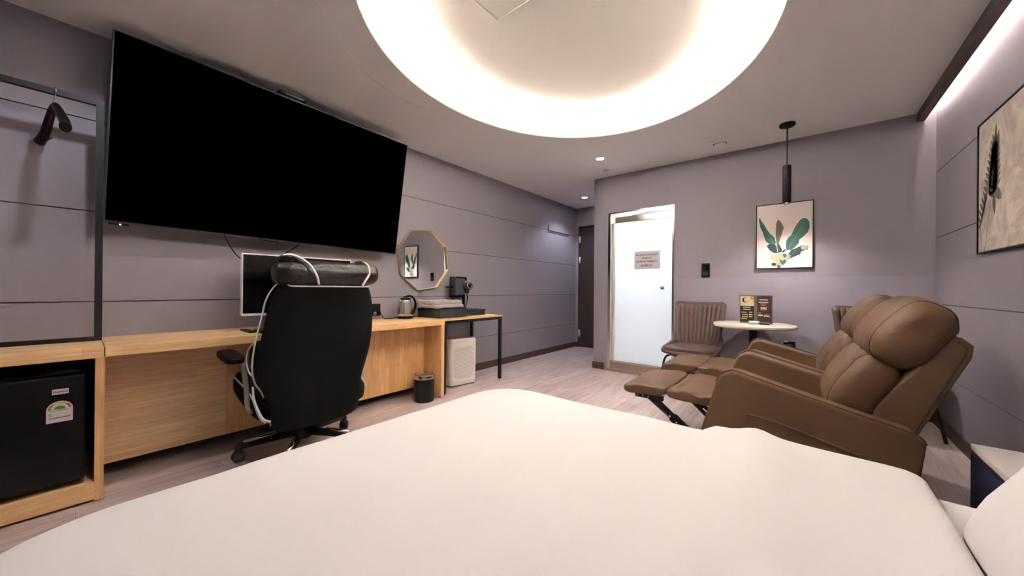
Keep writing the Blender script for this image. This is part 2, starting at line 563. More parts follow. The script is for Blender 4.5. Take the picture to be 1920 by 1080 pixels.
def panel_wall(name, x_in, sgn, y0, y1, joints):
    """wall with horizontal boards; x_in is the visible face, sgn +1 when the room is on +x"""
    mb = MB(); g = 0.0035
    mb.setm('groove')
    a, b = sorted((x_in - sgn * 0.10, x_in - sgn * 0.006)); mb.box(a, b, y0, y1, 0, 2.8)
    mb.setm('wall')
    zs = [0.0] + joints + [2.8]
    for i in range(len(zs) - 1):
        z0 = zs[i] + (g if i else 0); z1 = zs[i + 1] - (g if i < len(zs) - 2 else 0)
        a, b = sorted((x_in - sgn * 0.006, x_in)); mb.box(a, b, y0, y1, z0, z1)
    return struct(name, mb, 'wall')


panel_wall('wall_left', 0.0, 1, YB, D2, JT)
panel_wall('wall_right', W, -1, YB, D, JT)

# wall with the bathroom door: opening x 1.244..2.047, z 0..2.025
DX0, DX1, DZ = 1.244, 2.047, 2.025
mb = MB().setm('wall')
PZ = 1.173
mb.box(XC, DX0, D, D + 0.12, 0, 2.8); mb.box(DX1, W + 0.1, D, D + 0.12, PZ, 2.8); mb.box(DX0, DX1, D, D + 0.12, DZ, 2.8)
mb.setm('wall_low'); mb.box(DX1, W + 0.1, D - 0.0015, D + 0.12, 0, PZ)
mb.setm('wall'); mb.box(XC, XC + 0.12, D + 0.12, D2, 0, 2.8)
struct('wall_back', mb, 'wall')
# far wall of the entrance recess with the dark door
mb = MB()
mb.box(-0.1, 0.055, D2, D2 + 0.12, 0, 2.8); mb.box(0.055, 0.98, D2, D2 + 0.12, 2.172, 2.8); mb.box(0.98, XC + 0.12, D2, D2 + 0.12, 0, 2.8)
struct('wall_far', mb, 'wall')
struct('wall_front', MB().box(-0.1, W + 0.1, YB - 0.1, YB, 0, 2.8), 'wall')

# ceiling with the oval opening
EX, EY, EA, EB = 2.06, 1.93, 1.09, 1.29
CX1 = 3.905
NE = 128


def ell(a, b, t): return (EX + a * math.cos(t), EY + b * math.sin(t))


mb = MB(); bm = mb.bm
mb.setm('ceil')


def rect_hit(t, x0, x1, y0, y1):
    c, s_ = math.cos(t), math.sin(t)
    k = min([(x1 - EX) / c if c > 1e-9 else 1e9, (x0 - EX) / c if c < -1e-9 else 1e9, (y1 - EY) / s_ if s_ > 1e-9 else 1e9, (y0 - EY) / s_ if s_ < -1e-9 else 1e9])
    return (EX + c * k, EY + s_ * k)


angs = [2 * PI * i / NE for i in range(NE)]
for cx_, cy_ in ((0, YB), (CX1, YB), (CX1, D), (0, D)):
    angs.append(math.atan2(cy_ - EY, cx_ - EX) % (2 * PI))
angs = sorted(set(round(a, 9) for a in angs))


def rng(z, f): return [bm.verts.new((*f(t), z)) for t in angs]


def eang(t):                       # same ray angle on the ellipse
    return math.atan2(math.sin(t) / EB, math.cos(t) / EA)


outer = rng(H, lambda t: rect_hit(t, 0, CX1, YB, D))
e0 = rng(H, lambda t: ell(EA, EB, eang(t)))
LIPH = 0.062
e1 = rng(H + LIPH, lambda t: ell(EA, EB, eang(t)))
e2 = rng(H + LIPH, lambda t: ell(EA + 0.018, EB + 0.018, eang(t)))
e3 = rng(H + 0.02, lambda t: ell(EA + 0.018, EB + 0.018, eang(t)))
e4 = rng(H + 0.02, lambda t: ell(EA + 0.17, EB + 0.17, eang(t)))
n_ = len(angs)
for A, B, mm in ((outer, e0, 'ceil'), (e0, e1, 'cove'), (e1, e2, 'cove'), (e2, e3, 'cove'), (e3, e4, 'cove')):
    mb.setm(mm)
    for i in range(n_): mb._face([A[i], A[(i + 1) % n_], B[(i + 1) % n_], B[i]], mm == 'cove')
mb.setm('ceil'); mb.box(0, XC, D, D2, H, H + 0.02)
ceiling = struct('ceiling', mb, 'ceil')
# raised tray above the opening
mb = MB(); bm = mb.bm
mb.setm('cove')
t0 = [bm.verts.new((*ell(EA + 0.17, EB + 0.17, 2 * PI * i / NE), H + 0.02)) for i in range(NE)]
t1 = [bm.verts.new((*ell(EA + 0.17, EB + 0.17, 2 * PI * i / NE), H + 0.140)) for i in range(NE)]
t2 = [bm.verts.new((*ell(EA + 0.13, EB + 0.13, 2 * PI * i / NE), H + 0.160)) for i in range(NE)]
for A, B in ((t0, t1), (t1, t2)):
    for i in range(NE): mb._face([A[i], A[(i + 1) % NE], B[(i + 1) % NE], B[i]], True)
mb._face(t2)
struct('trim_1', mb, 'cove')
# cove strip on the ledge
o = obj('cove_light_strip', MB().tube([(*ell(EA + 0.105, EB + 0.105, 2 * PI * i / 96), H + 0.034) for i in range(96)], 0.011, 6, closed=True), 'led_warm')
tag(o, 'warm white LED strip glowing inside the large oval ceiling recess', 'light strip')
# faint seam curving round the left of the opening
mb = MB().tube(smooth_path([(1.33, 0.70, H), (1.10, 0.914, H), (0.942, 1.101, H), (0.843, 1.303, H), (0.79, 1.55, H), (0.80, 1.8, H)], 8), 0.0035, 6, flat=1.0)
struct('trim_2', mb, 'ceil')
# access hatch in the tray
hz = H + 0.160
t = thing('access_panel', 'square access hatch set flush in the raised oval ceiling', 'ceiling hatch', (1.98, 1.36, hz))
obj('panel', MB().box(1.758, 2.20, 1.14, 1.582, hz - 0.004, hz), 'cove', t)
mb = MB()
for a, b, c, d in ((1.75, 2.21, 1.585, 1.589), (1.75, 2.21, 1.131, 1.135), (1.751, 1.755, 1.131, 1.589), (2.203, 2.207, 1.131, 1.589)):
    mb.box(a, b, c, d, hz - 0.006, hz)
obj('rim', mb, 'white', t)

# right-hand wall wash: dark fascia and the lit slot behind it
struct('trim_3', MB().box(CX1, CX1 + 0.045, YB, D, H - 0.068, H + 0.15), 'fascia')
struct('trim_4', MB().box(CX1, W + 0.02, YB, D, H + 0.15, H + 0.17), 'ceil')
o = obj('wall_wash_light_strip', MB().box(CX1 + 0.047, CX1 + 0.057, YB + 0.02, D - 0.03, H + 0.03, H + 0.05), 'led_wash')
tag(o, 'long LED strip hidden behind the dark fascia, washing the right-hand wall', 'light strip')

# baseboards
BH = 0.0865
struct('baseboard_left', MB().box(0, 0.012, YB, D2, 0, BH), 'base')
struct('baseboard_right', MB().box(W - 0.012, W, YB, D, 0, BH), 'base')
struct('baseboard_back', MB().box(XC - 0.012, DX0 - 0.045, D - 0.012, D, 0, BH).box(XC - 0.012, XC, D, D2, 0, BH).box(DX1 + 0.04, W - 0.012, D - 0.012, D, 0, BH), 'base')
struct('baseboard_front', MB().box(0.012, W - 0.012, YB, YB + 0.012, 0, BH), 'base')

# bathroom behind the frosted door
mb = MB()
mb.box(XC + 0.12, XC + 0.13, D + 0.12, D + 1.6, 0.08, 2.4); mb.box(2.6, 2.61, D + 0.12, D + 1.6, 0.08, 2.4)
mb.box(XC + 0.12, 2.61, D + 1.6, D + 1.61, 0.08, 2.4); mb.box(XC + 0.12, 2.61, D + 0.12, D + 1.6, 2.4, 2.41)
mb.box(XC + 0.12, 2.61, D + 0.12, D + 1.6, 0.07, 0.08)
struct('wall_side', mb, 'bath_wall')

# bathroom door: steel frame, header, frosted leaf, knob
mb = MB()
mb.box(DX0, DX0 + 0.035, D - 0.008, D + 0.13, 0.03, DZ); mb.box(DX1 - 0.022, DX1, D - 0.008, D + 0.13, 0.03, DZ)
mb.box(DX0 + 0.035, DX1 - 0.022, D - 0.008, D + 0.13, DZ - 0.02, DZ)
door1 = struct('door_1', mb, 'chrome', bev=0.002)
obj('header_rail', MB().box(DX0 + 0.035, DX1 - 0.022, D + 0.06, D + 0.12, 1.895, 1.975), 'chrome', door1, bev=0.004)
obj('frosted_leaf', MB().box(DX0 + 0.06, DX1 - 0.024, D + 0.075, D + 0.087, 0.12, 1.893), 'frosted', door1)
obj('side_seal', MB().box(DX0 + 0.036, DX0 + 0.058, D + 0.07, D + 0.092, 0.12, 1.893), 'white', door1)
obj('sill', MB().box(DX0 + 0.001, DX1 - 0.001, D - 0.004, D + 0.12, 0.03, 0.118), 'sill', door1, bev=0.003)
obj('threshold_strip', MB().box(DX0 + 0.03, DX1 - 0.02, D - 0.016, D - 0.004, 0.03, 0.042), 'chrome', door1)
obj('threshold', MB().box(DX0 - 0.03, DX1 + 0.03, D - 0.02, D + 0.02, 0.0, 0.03), 'sill', door1)
MX = Matrix.Translation((1.905, D + 0.075, 1.065)) @ Matrix.Rotation(PI / 2, 4, 'X')
obj('door_knob', MB().lathe([(0.010, 0.0), (0.010, 0.02), (0.02, 0.024), (0.023, 0.034), (0.019, 0.045), (0.006, 0.049)], n=24, mx=MX), 'steel', door1)
t = thing('paper_notice', 'grey paper notice with lines of dark writing stuck on frosted glass door', 'notice', (1.705, D + 0.072, 1.40))
nx0, nx1, nz0, nz1 = 1.558, 1.868, 1.295, 1.515
obj('sheet', MB().box(nx0, nx1, D + 0.0725, D + 0.074, nz0, nz1), 'paper', t)
for body, zz, sz, bd in (('욕실 사용하실때 미끄러우니주의', 1.468, 0.0195, 0.0006), ('바닥물기 꼭', 1.428, 0.0215, 0.0006),
                         ('항상 확인하고 이용바랍니다', 1.387, 0.0215, 0.0006), ('감사합니다', 1.336, 0.030, 0.0007)):
    text_mesh('lettering', body, sz, 'ink', Matrix.Translation((1.708, D + 0.0718, zz)) @ Matrix.Rotation(PI / 2, 4, 'X'), t, bd)

# dark entrance door
mb = MB().box(0.075, 0.97, D2 + 0.015, D2 + 0.055, 0.004, 2.150)
door2 = struct('door_2', mb, 'door_dark')
mb = MB().box(0.055, 0.075, D2 - 0.005, D2 + 0.06, 0, 2.172).box(0.97, 0.985, D2 - 0.005, D2 + 0.06, 0, 2.172).box(0.055, 0.985, D2 - 0.005, D2 + 0.06, 2.152, 2.172)
obj('door_frame', mb, 'door_dark', door2)
for hz_ in (1.93, 1.56, 0.25):
    obj('hinge', MB().tube([(0.082, D2 - 0.002, hz_ - 0.06), (0.082, D2 - 0.002, hz_ + 0.06)], 0.013, 10), 'white', door2, label='pale metal hinge')
struct('baseboard_far', MB().box(0.012, 0.055, D2 - 0.012, D2, 0, BH), 'base')

# ------------------------------------------------------------------ ceiling fittings
for k, (lx, ly, lab) in enumerate(((1.436, 3.668, 'bright recessed downlight nearest the oval recess, beside the smoke detector'),
                                   (0.507, 5.079, 'bright recessed downlight deep in the entrance passage'),
                                   (0.96, 0.15, 'recessed downlight in the ceiling over the fridge cabinet and garment rack'))):
    t = thing('downlight', lab, 'ceiling light', (lx, ly, H), 0, 'recessed ceiling downlights')
    mb = MB().lathe([(0.052, 0.0), (0.052, -0.006), (0.043, -0.008), (0.040, -0.001)], (lx, ly, H), 32, cap=False)
    obj('rim', mb, 'white', t)
    obj('lens', MB().lathe([(0.001, -0.004), (0.040, -0.003)], (lx, ly, H), 32), 'lamp_cool', t)
t = thing('smoke_detector', 'small round white smoke detector on ceiling beside the near downlight', 'smoke detector', (1.356, 4.028, H))
obj('base', MB().lathe([(0.052, 0), (0.052, -0.012), (0.046, -0.016)], (1.356, 4.028, H), 32), 'ceil', t)
obj('sensor', MB().lathe([(0.038, -0.016), (0.036, -0.034), (0.022, -0.040)], (1.356, 4.028, H), 32), 'white', t)
t = thing('ceiling_vent', 'square ceiling vent with a round diffuser near the pendant lamp', 'air vent', (2.55, 4.01, H))
obj('plate', MB().box(2.457, 2.643, 3.915, 4.105, H - 0.008, H), 'ceil', t, bev=0.002)
obj('diffuser', MB().lathe([(0.075, -0.008), (0.075, -0.012), (0.062, -0.012), (0.060, -0.008)], (2.55, 4.01, H), 40, cap=False)
    .lathe([(0.052, -0.006), (0.052, -0.022), (0.046, -0.026)], (2.55, 4.01, H), 40), 'ceil', t)
obj('duct_gap', MB().lathe([(0.062, -0.0085), (0.052, -0.009)], (2.55, 4.01, H), 40, cap=False), 'black', t)

px_, py_ = 3.078, 3.91
t = thing('pendant_lamp', 'slim black cylinder pendant lamp hanging over the round table', 'pendant lamp', (px_, py_, H))
obj('canopy', MB().lathe([(0.058, 0), (0.058, -0.018), (0.052, -0.024), (0.006, -0.026)], (px_, py_, H), 36), 'black_metal', t)
pieces('cord', MB().tube([(px_, py_, H - 0.02), (px_, py_, 2.125)], 0.0045, 8), 'black_metal', t)
obj('shade', MB().lathe([(0.008, 0.335), (0.030, 0.330), (0.032, 0.32), (0.032, 0.0), (0.028, 0.0), (0.028, 0.012)], (px_, py_, 1.805), 36, cap=False), 'black_metal', t)
obj('lens', MB().lathe([(0.001, 0.010), (0.029, 0.010)], (px_, py_, 1.805), 30), 'lamp_warm', t)

# ================================================================== BED
# mattress and sheet
t = thing('bed', 'low white bed mattress under the duvet, with plain white fitted sheet', 'bed', (2.95, 0.7, 0))


def cushion_box(x0, x1, y0, y1, z0, z1, r=0.06, rz=0.05):
    """rounded slab as a loft of rounded rectangles"""
    cx, cy = (x0 + x1) / 2, (y0 + y1) / 2; a, b = (x1 - x0) / 2, (y1 - y0) / 2
    rings = []
    for i in range(7):
        q = PI / 2 * i / 6
        ins = rz * (1 - math.sin(q)); rings.append([(px, py, z0 + rz - rz * math.cos(q)) for px, py in rrect(a - ins, b - ins, r, 8, (cx, cy))])
    for i in range(7):
        q = PI / 2 * i / 6
        ins = rz * (1 - math.cos(q)); rings.append([(px, py, z1 - rz + rz * math.sin(q)) for px, py in rrect(a - ins, b - ins, r, 8, (cx, cy))])
    return rings


obj('mattress', MB().loft(cushion_box(1.96, 3.795, -0.10, 1.475, 0.24, 0.492, 0.08, 0.03)), 'sheet', t)
obj('headboard', MB().box(3.80, 3.995, -0.12, 1.44, 0.25, 0.98, bev=0.03), 'navy', t, label='dark headboard')
obj('bed_base', MB().box(2.05, 3.795, -0.04, 1.42, 0.03, 0.24, bev=0.01), 'navy', t, label='dark bed base')

# duvet: draped sheet traced as a height field with rounded corners and a raised band at the head
def duvet():
    mb = MB(); bm = mb.bm
    X0, X1, Y0, Y1 = 1.862, 3.455, -0.17, 1.52
    nx, ny = 120, 110
    TOP = 0.515

    def inside(x, y):
        """signed distance to a rounded rectangle (positive inside)"""
        cx, cy = (X0 + X1 + 0.6) / 2, (Y0 + Y1) / 2
        a, b = (X1 + 0.6 - X0) / 2, (Y1 - Y0) / 2
        r = 0.20
        qx = abs(x - cx) - (a - r); qy = abs(y - cy) - (b - r)
        return r - (math.hypot(max(qx, 0), max(qy, 0)) + min(max(qx, qy), 0))

    def ss(a, b, x):
        t_ = max(0, min(1, (x - a) / (b - a))); return t_ * t_ * (3 - 2 * t_)
    # parametrise: polar-ish grid = inset rings of the outline
    rings = []
    cx, cy = (X0 + X1) / 2, (Y0 + Y1) / 2
    a, b = (X1 - X0) / 2, (Y1 - Y0) / 2

    def outline(ins, n=22):
        """closed loop: rounded at the foot, square at the head end"""
        pts = []
        r = max(0.23 - ins * 0.5, 0.02)
        rh = max(0.05 - ins * 0.3, 0.01)
        ax, bx = X0 + ins, X1 - ins * 0.6
        ay, by = Y0 + ins, Y1 - ins
        for (qx, qy, st, rad) in ((bx, by, 0, rh), (ax, by, 90, r), (ax, ay, 180, r), (bx, ay, 270, rh)):
            sx_ = -1 if qx == bx else 1; sy_ = -1 if qy == by else 1
            ox, oy = qx + sx_ * rad, qy + sy_ * rad
            for i in range(n + 1):
                t_ = math.radians(st + 90 * i / n); pts.append((ox + rad * math.cos(t_), oy + rad * math.sin(t_)))
        # resample edges evenly
        L = [0]
        for i in range(len(pts)):
            p, q = pts[i], pts[(i + 1) % len(pts)]; L.append(L[-1] + math.dist(p, q))
        out = []; m = 260; j = 0
        for k in range(m):
            d_ = L[-1] * k / m
            while L[j + 1] < d_: j += 1
            p, q = pts[j], pts[(j + 1) % len(pts)]; f = (d_ - L[j]) / max(1e-9, L[j + 1] - L[j])
            out.append((p[0] + (q[0] - p[0]) * f, p[1] + (q[1] - p[1]) * f))
        return out

    def top(x, y):
        z = TOP
        z += 0.030 * ss(2.90, 2.96, x + 0.06 * noise.noise(Vector((y * 2.2, 3.1, 0)))) * ss(0.95, 1.35, y)
        z += 0.018 * ss(2.88, 3.02, x) * (1 - ss(0.95, 1.35, y))
        z += 0.012 * noise.noise(Vector((x * 1.6, y * 1.6, 0.3))) + 0.004 * noise.noise(Vector((x * 5, y * 5, 1.3)))
        z += 0.020 * math.exp(-((x - 3.06 - 0.12 * (1.5 - y)) / 0.05) ** 2) * ss(0.2, 1.3, y)
        return z
    # skirt hanging down, then round over the edge, then the top
    prof = [(-0.010, -0.40), (-0.012, -0.30), (-0.012, -0.2), (-0.008, -0.12), (-0.002, -0.07), (0.0, -0.045), (0.006, -0.025), (0.016, -0.011), (0.032, -0.003), (0.055, 0.0)]
    for ins, dz in prof:
        ring = []
        for k, (x, y) in enumerate(outline(ins)):
            hang = max(0, -dz - 0.06)
            if x > X1 - 0.10 and hang > 0: dz_ = -0.060 - hang * 0.15
            else: dz_ = dz
            wav = 0.035 * hang * math.sin(k * 0.42 + 2 * math.sin(k * 0.11))
            ring.append((x + wav, y + wav * 0.6, top(x, y) + dz_))
        rings.append(ring)
    last = 0.055
    for ins in (0.09, 0.14, 0.2, 0.27, 0.35, 0.43, 0.51, 0.59, 0.67, 0.74, 0.80):
        rings.append([(x, y, top(x, y)) for x, y in outline(min(ins, 0.8))])
    mb.loft(rings, True, False)
    bm.verts.ensure_lookup_table()
    lastring = bm.verts[-260:]
    mb._face(list(lastring), True)
    return mb


o = obj('duvet', duvet(), 'sheet', solid=0.0)
tag(o, 'large smooth white duvet covering the low bed', 'duvet')

# pillow by the nightstand
mx = Matrix.Translation((3.625, 0.925, 0.708)) @ Matrix.Rotation(math.radians(-54), 4, 'Y')


def pilfn(p):
    u, v = p.x / 0.27, p.y / 0.33
    k = (1 - abs(u) ** 2.2) * (1 - abs(v) ** 2.6)
    k = max(k, 0.0) ** 0.55
    p.z = p.z * k + 0.035 * (u > 0) * u * 0.5
    p.x *= 1 + 0.07 * abs(v) ** 3; p.y *= 1 + 0.07 * abs(u) ** 3
    return p


o = obj('pillow', MB().sell(0.26, 0.335, 0.125, mx, 0.22, 0.22, 72, 48, fn=pilfn), 'sheet')
tag(o, 'plump white pillow lying at the head of the bed', 'pillow')

# nightstand
t = thing('nightstand', 'navy bedside cabinet with a white top beside the pillow', 'nightstand', (3.83, 1.78, 0))
obj('top', MB().box(3.655, W - 0.015, 1.53, 2.035, 0.478, 0.50, bev=0.002), 'nst_top', t)
obj('body', MB().box(3.662, W - 0.015, 1.54, 2.028, 0.0, 0.478), 'navy', t)
pieces('drawer_front', MB().box(3.652, 3.662, 1.548, 2.02, 0.25, 0.468).box(3.652, 3.662, 1.548, 2.02, 0.02, 0.243), 'navy', t, bev=0.001)

# ================================================================== DESK RUN
DT = 0.74
t = thing('fridge_cabinet', 'oak open cabinet framing the black mini fridge under the garment rack', 'cabinet', (0.27, -0.3, 0))
obj('top', MB().box(0.004, 0.55, -0.75, 0.082, DT - 0.05, DT + 0.004, bev=0.002), 'wood', t)
obj('side_panel', MB().box(0.004, 0.548, 0.055, 0.085, 0.004, DT - 0.05), 'wood_v', t)
obj('side_panel', MB().box(0.004, 0.548, -0.75, -0.72, 0.004, DT - 0.05), 'wood_v', t)
obj('base_shelf', MB().box(0.004, 0.53, -0.72, 0.055, 0.07, 0.095), 'wood', t)
obj('base_rail', MB().box(0.53, 0.548, -0.72, 0.055, 0.012, 0.095), 'wood', t)
obj('back_panel', MB().box(0.004, 0.012, -0.72, 0.055, 0.095, DT - 0.05), 'black', t)

t = thing('long_desk', 'long oak desk with solid back panel beneath the television', 'desk', (0.28, 1.15, 0))
obj('desk_top', MB().box(0.004, 0.555, 0.086, 2.21, DT - 0.048, DT, bev=0.0025), 'wood', t)
obj('end_panel', MB().box(0.004, 0.552, 2.172, 2.208, 0.012, DT - 0.048, bev=0.001), 'wood_v', t)
obj('modesty_panel', MB().box(0.267, 0.285, 0.086, 0.616, 0.08, DT - 0.048), 'wood_h', t)
obj('modesty_panel', MB().box(0.267, 0.285, 0.617, 2.172, 0.08, DT - 0.048), 'wood_v', t)
for yy in (2.19,):
    obj('foot', MB().lathe([(0.012, 0), (0.012, 0.014)], (0.52, yy, 0), 12), 'steel', t)

# mini fridge
t = thing('mini_fridge', 'black mini fridge with an energy label inside the oak cabinet', 'fridge', (0.28, -0.25, 0.095))
obj('body', MB().box(0.05, 0.475, -0.50, 0.022, 0.105, 0.625, bev=0.006), 'fridge', t)
obj('door', MB().box(0.482, 0.532, -0.50, 0.026, 0.118, 0.62, bev=0.010), 'fridge', t)
obj('hinge_cover', MB().box(0.40, 0.52, -0.09, 0.01, 0.625, 0.642, bev=0.006), 'black', t)
obj('foot', MB().lathe([(0.014, 0), (0.014, 0.012)], (0.46, -0.02, 0.095), 14), 'steel', t, label='shiny levelling foot')
obj('foot', MB().lathe([(0.014, 0), (0.014, 0.012)], (0.46, -0.46, 0.095), 14), 'steel', t)
obj('badge', MB().box(0.5322, 0.5335, -0.072, -0.024, 0.538, 0.562), 'label', t, label='small silver brand badge')
RX = Matrix.Rotation(PI / 2, 4, 'Z') @ Matrix.Rotation(PI / 2, 4, 'X')       # text facing +x
text_mesh('badge_lettering', 'Daewoo', 0.0125, 'ink', Matrix.Translation((0.534, -0.048, 0.55)) @ RX, t, 0.0003)


def yz_poly(mb, pts, x): mb.poly([(x, a, b) for a, b in pts]); return mb


def arc(cy, cz, r, a0, a1, n=16): return [(cy + r * math.cos(math.radians(a0 + (a1 - a0) * i / n)), cz + r * math.sin(math.radians(a0 + (a1 - a0) * i / n))) for i in range(n + 1)]


ly0, ly1, lz0, lz1 = -0.088, -0.011, 0.410, 0.468
cyL = (ly0 + ly1) / 2
lab = obj('energy_label', MB().prism([(ly0, lz0), (ly1, lz0), (ly1, lz1)] + arc(cyL, lz1, (ly1 - ly0) / 2, 0, 180, 20)[1:], 'x', 0.5322, 0.5330), 'label', t, label='white arched energy label')
mb = MB()
for a0, a1, m_ in ((180, 130, 'olive_print'), (130, 85, 'yellow_print'), (85, 50, 'yellow_print'), (50, 8, 'red_print')):
    mb.setm(m_); A = arc(cyL, lz1, 0.0335, a0, a1); B = arc(cyL, lz1, 0.0275, a0, a1); yz_poly(mb, A + B[::-1], 0.5333)
mb.setm('green_print'); yz_poly(mb, arc(cyL, lz1 + 0.001, 0.0165, 0, 180), 0.5333)
mb.setm('olive_print'); yz_poly(mb, [(ly0 + 0.008, 0.428), (ly1 - 0.008, 0.430), (ly1 - 0.008, 0.4345), (ly0 + 0.008, 0.4325)], 0.5333)
mb.setm('ink')
for i in range(10):
    yz_poly(mb, [(cyL - 0.024 + i * 0.005, lz1 - 0.006), (cyL - 0.0213 + i * 0.005, lz1 - 0.006), (cyL - 0.0213 + i * 0.005, lz1 - 0.0025), (cyL - 0.024 + i * 0.005, lz1 - 0.0025)], 0.5333)
yz_poly(mb, [(cyL - 0.027, lz1 + 0.002), (cyL - 0.021, lz1 + 0.002), (cyL - 0.021, lz1 + 0.006), (cyL - 0.027, lz1 + 0.004)], 0.5333)
for i in range(3): yz_poly(mb, [(ly0 + 0.007, 0.442 + i * 0.004), (ly0 + 0.016, 0.442 + i * 0.004), (ly0 + 0.016, 0.4434 + i * 0.004), (ly0 + 0.007, 0.4434 + i * 0.004)], 0.5333)
obj('label_print', mb, 'ink', lab)

# side table
t = thing('side_table', 'narrow oak topped table with black metal legs beside the desk', 'side table', (0.27, 2.65, 0))
obj('table_top', MB().box(0.004, 0.525, 2.215, 3.09, 0.722, 0.738, bev=0.002), 'wood', t)
mb = MB().box(0.03, 0.06, 2.23, 3.08, 0.692, 0.722).box(0.49, 0.52, 2.23, 3.08, 0.692, 0.722).box(0.06, 0.49, 2.23, 2.26, 0.692, 0.722).box(0.06, 0.49, 3.05, 3.08, 0.692, 0.722)
obj('frame', mb, 'black_metal', t)
for lx, ly in ((0.03, 2.23), (0.03, 3.05), (0.49, 2.23), (0.49, 3.05)):
    leg = obj('leg', MB().box(lx, lx + 0.03, ly, ly + 0.03, 0.015, 0.692), 'black_metal', t)
    obj('levelling_foot', MB().lathe([(0.012, 0), (0.012, 0.006), (0.005, 0.007), (0.005, 0.016)], (lx + 0.015, ly + 0.015, 0), 12), 'steel', leg)

# garment rack on the cabinet
t = thing('garment_rack', 'black square tube garment rack standing on the oak cabinet', 'clothes rack', (0.235, -0.3, DT))
RXx = 0.235
obj('post', MB().box(RXx - 0.014, RXx + 0.014, 0.056, 0.084, DT + 0.004, 2.036), 'rack', t)
obj('post', MB().box(RXx - 0.014, RXx + 0.014, -0.70, -0.672, DT + 0.004, 2.036), 'rack', t)
obj('top_rail', MB().box(RXx - 0.014, RXx + 0.014, -0.672, 0.056, 2.008, 2.036), 'rack', t)
obj('bottom_rail', MB().box(RXx - 0.014, RXx + 0.014, -0.672, 0.056, DT + 0.004, DT + 0.026), 'rack', t)


def hanger(name, y, label, mat, turn):
    t = thing(name, label, 'clothes hanger', (RXx, y, 2.008), turn, 'hangers on the garment rack')
    L = lambda pts: pts
    hook = smooth_path([(0.0, -0.018, 0.020), (0.0, -0.010, 0.036), (0.0, 0.006, 0.037), (0.0, 0.018, 0.024), (0.0, 0.016, 0.004), (0.0, 0.002, -0.018), (0.0, 0.0, -0.035), (0, 0, -0.058)], 6)
    obj('hook', MB().tube(hook, 0.0028, 8), 'chrome', t, local=True)
    mb = MB()
    for s in (-1, 1):
        path = smooth_path([(0, 0.0, -0.058), (0, s * 0.03, -0.068), (0, s * 0.09, -0.115), (0.0, s * 0.155, -0.170), (0.008, s * 0.205, -0.208)], 6)
        mb.tube(path, [0.016 + 0.010 * (i / (len(path) - 1)) for i in range(len(path))], 12, flat=0.8)
    obj('shoulder', mb, mat, t, local=True)
    obj('trouser_bar', MB().tube([(0, -0.178, -0.212), (0, 0.178, -0.212)], 0.004, 8), 'chrome', t, local=True)
    return t


hanger('clothes_hanger', -0.081, 'black clothes hanger with a chrome hook on the garment rack', 'black', math.radians(-77))
hanger('clothes_hanger', -0.285, 'pale wooden clothes hanger on the garment rack, beyond the black one', 'hanger_wood', math.radians(-77))

# ================================================================== TELEVISION
BLc = Vector((0.14, 0.086, 1.401)); BRc = Vector((0.14, 1.942, 1.358)); TLc = Vector((0.29, 0.113, 2.433))
ux = (BRc - BLc); tw = ux.length; ux.normalize()
uz = (TLc - BLc); uz = (uz - ux * uz.dot(ux)); th = uz.length; uz.normalize()
un = ux.cross(uz)             # towards the room
TVM = Matrix((ux, un * -1, uz)).transposed().to_4x4(); TVM.translation = BLc   # local: x right, y back, z up
if un.x < 0: print('TV NORMAL FLIPPED')
t = thing('television', 'huge wall mounted black television tilted forward above the desk', 'television', (0.0, 1.03, 1.9))
obj('casing', MB().box(0, tw, 0.004, 0.045, 0, th, TVM, bev=0.003).box(0.35, tw - 0.35, 0.045, 0.075, 0.12, th - 0.45, TVM, bev=0.008), 'tv_frame', t)
obj('screen', MB().box(0.008, tw - 0.008, 0.0, 0.004, 0.012, th - 0.006, TVM), 'screen', t)
obj('sensor_bar', MB().box(0.02, 0.10, 0.002, 0.03, -0.012, 0.0, TVM, bev=0.003), 'black', t)
obj('standby_light', MB().box(0.062, 0.070, -0.001, 0.002, -0.010, -0.004, TVM), 'led_red', t, label='tiny red standby light')
obj('emblem', MB().box(tw / 2 - 0.19, tw / 2 - 0.06, 0.002, 0.03, -0.008, 0.0, TVM, bev=0.002), 'black', t)
mb = MB()
for yy in (0.7, 1.35):
    mb.box(0.002, 0.10, yy - 0.02, yy + 0.02, 1.55, 2.15)
mb.box(0.002, 0.012, 0.6, 1.45, 1.85, 1.93)
obj('wall_bracket', mb, 'black_metal', t)
cab = MB().tube(smooth_path([(0.11, 0.62, 1.42), (0.09, 0.66, 1.345), (0.055, 0.72, 1.26), (0.06, 0.85, 1.15), (0.1, 0.93, 1.05)], 6), 0.004, 8)
cab.tube(smooth_path([(0.11, 1.12, 1.42), (0.09, 1.09, 1.36), (0.06, 1.02, 1.30), (0.06, 0.95, 1.2), (0.1, 0.93, 1.05)], 6), 0.004, 8)
pieces('cable', cab, 'black', t)
# streaming box on a bracket
t = thing('set_top_box', 'small black streaming box perched on top of the television', 'media box', (0.2, 1.01, 2.44))
c0 = tw / 2 - 0.02
obj('body', MB().box(c0 - 0.12, c0 + 0.06, -0.01, 0.075, th + 0.010, th + 0.034, TVM, bev=0.008), 'black', t)
obj('front_panel', MB().box(c0 - 0.085, c0 + 0.035, -0.012, -0.010, th + 0.015, th + 0.029, TVM), 'charcoal', t)
obj('bracket', MB().box(c0 - 0.24, c0 + 0.13, 0.005, 0.05, th + 0.001, th + 0.004, TVM).box(c0 - 0.09, c0 + 0.03, 0.005, 0.05, th + 0.004, th + 0.010, TVM), 'black', t)

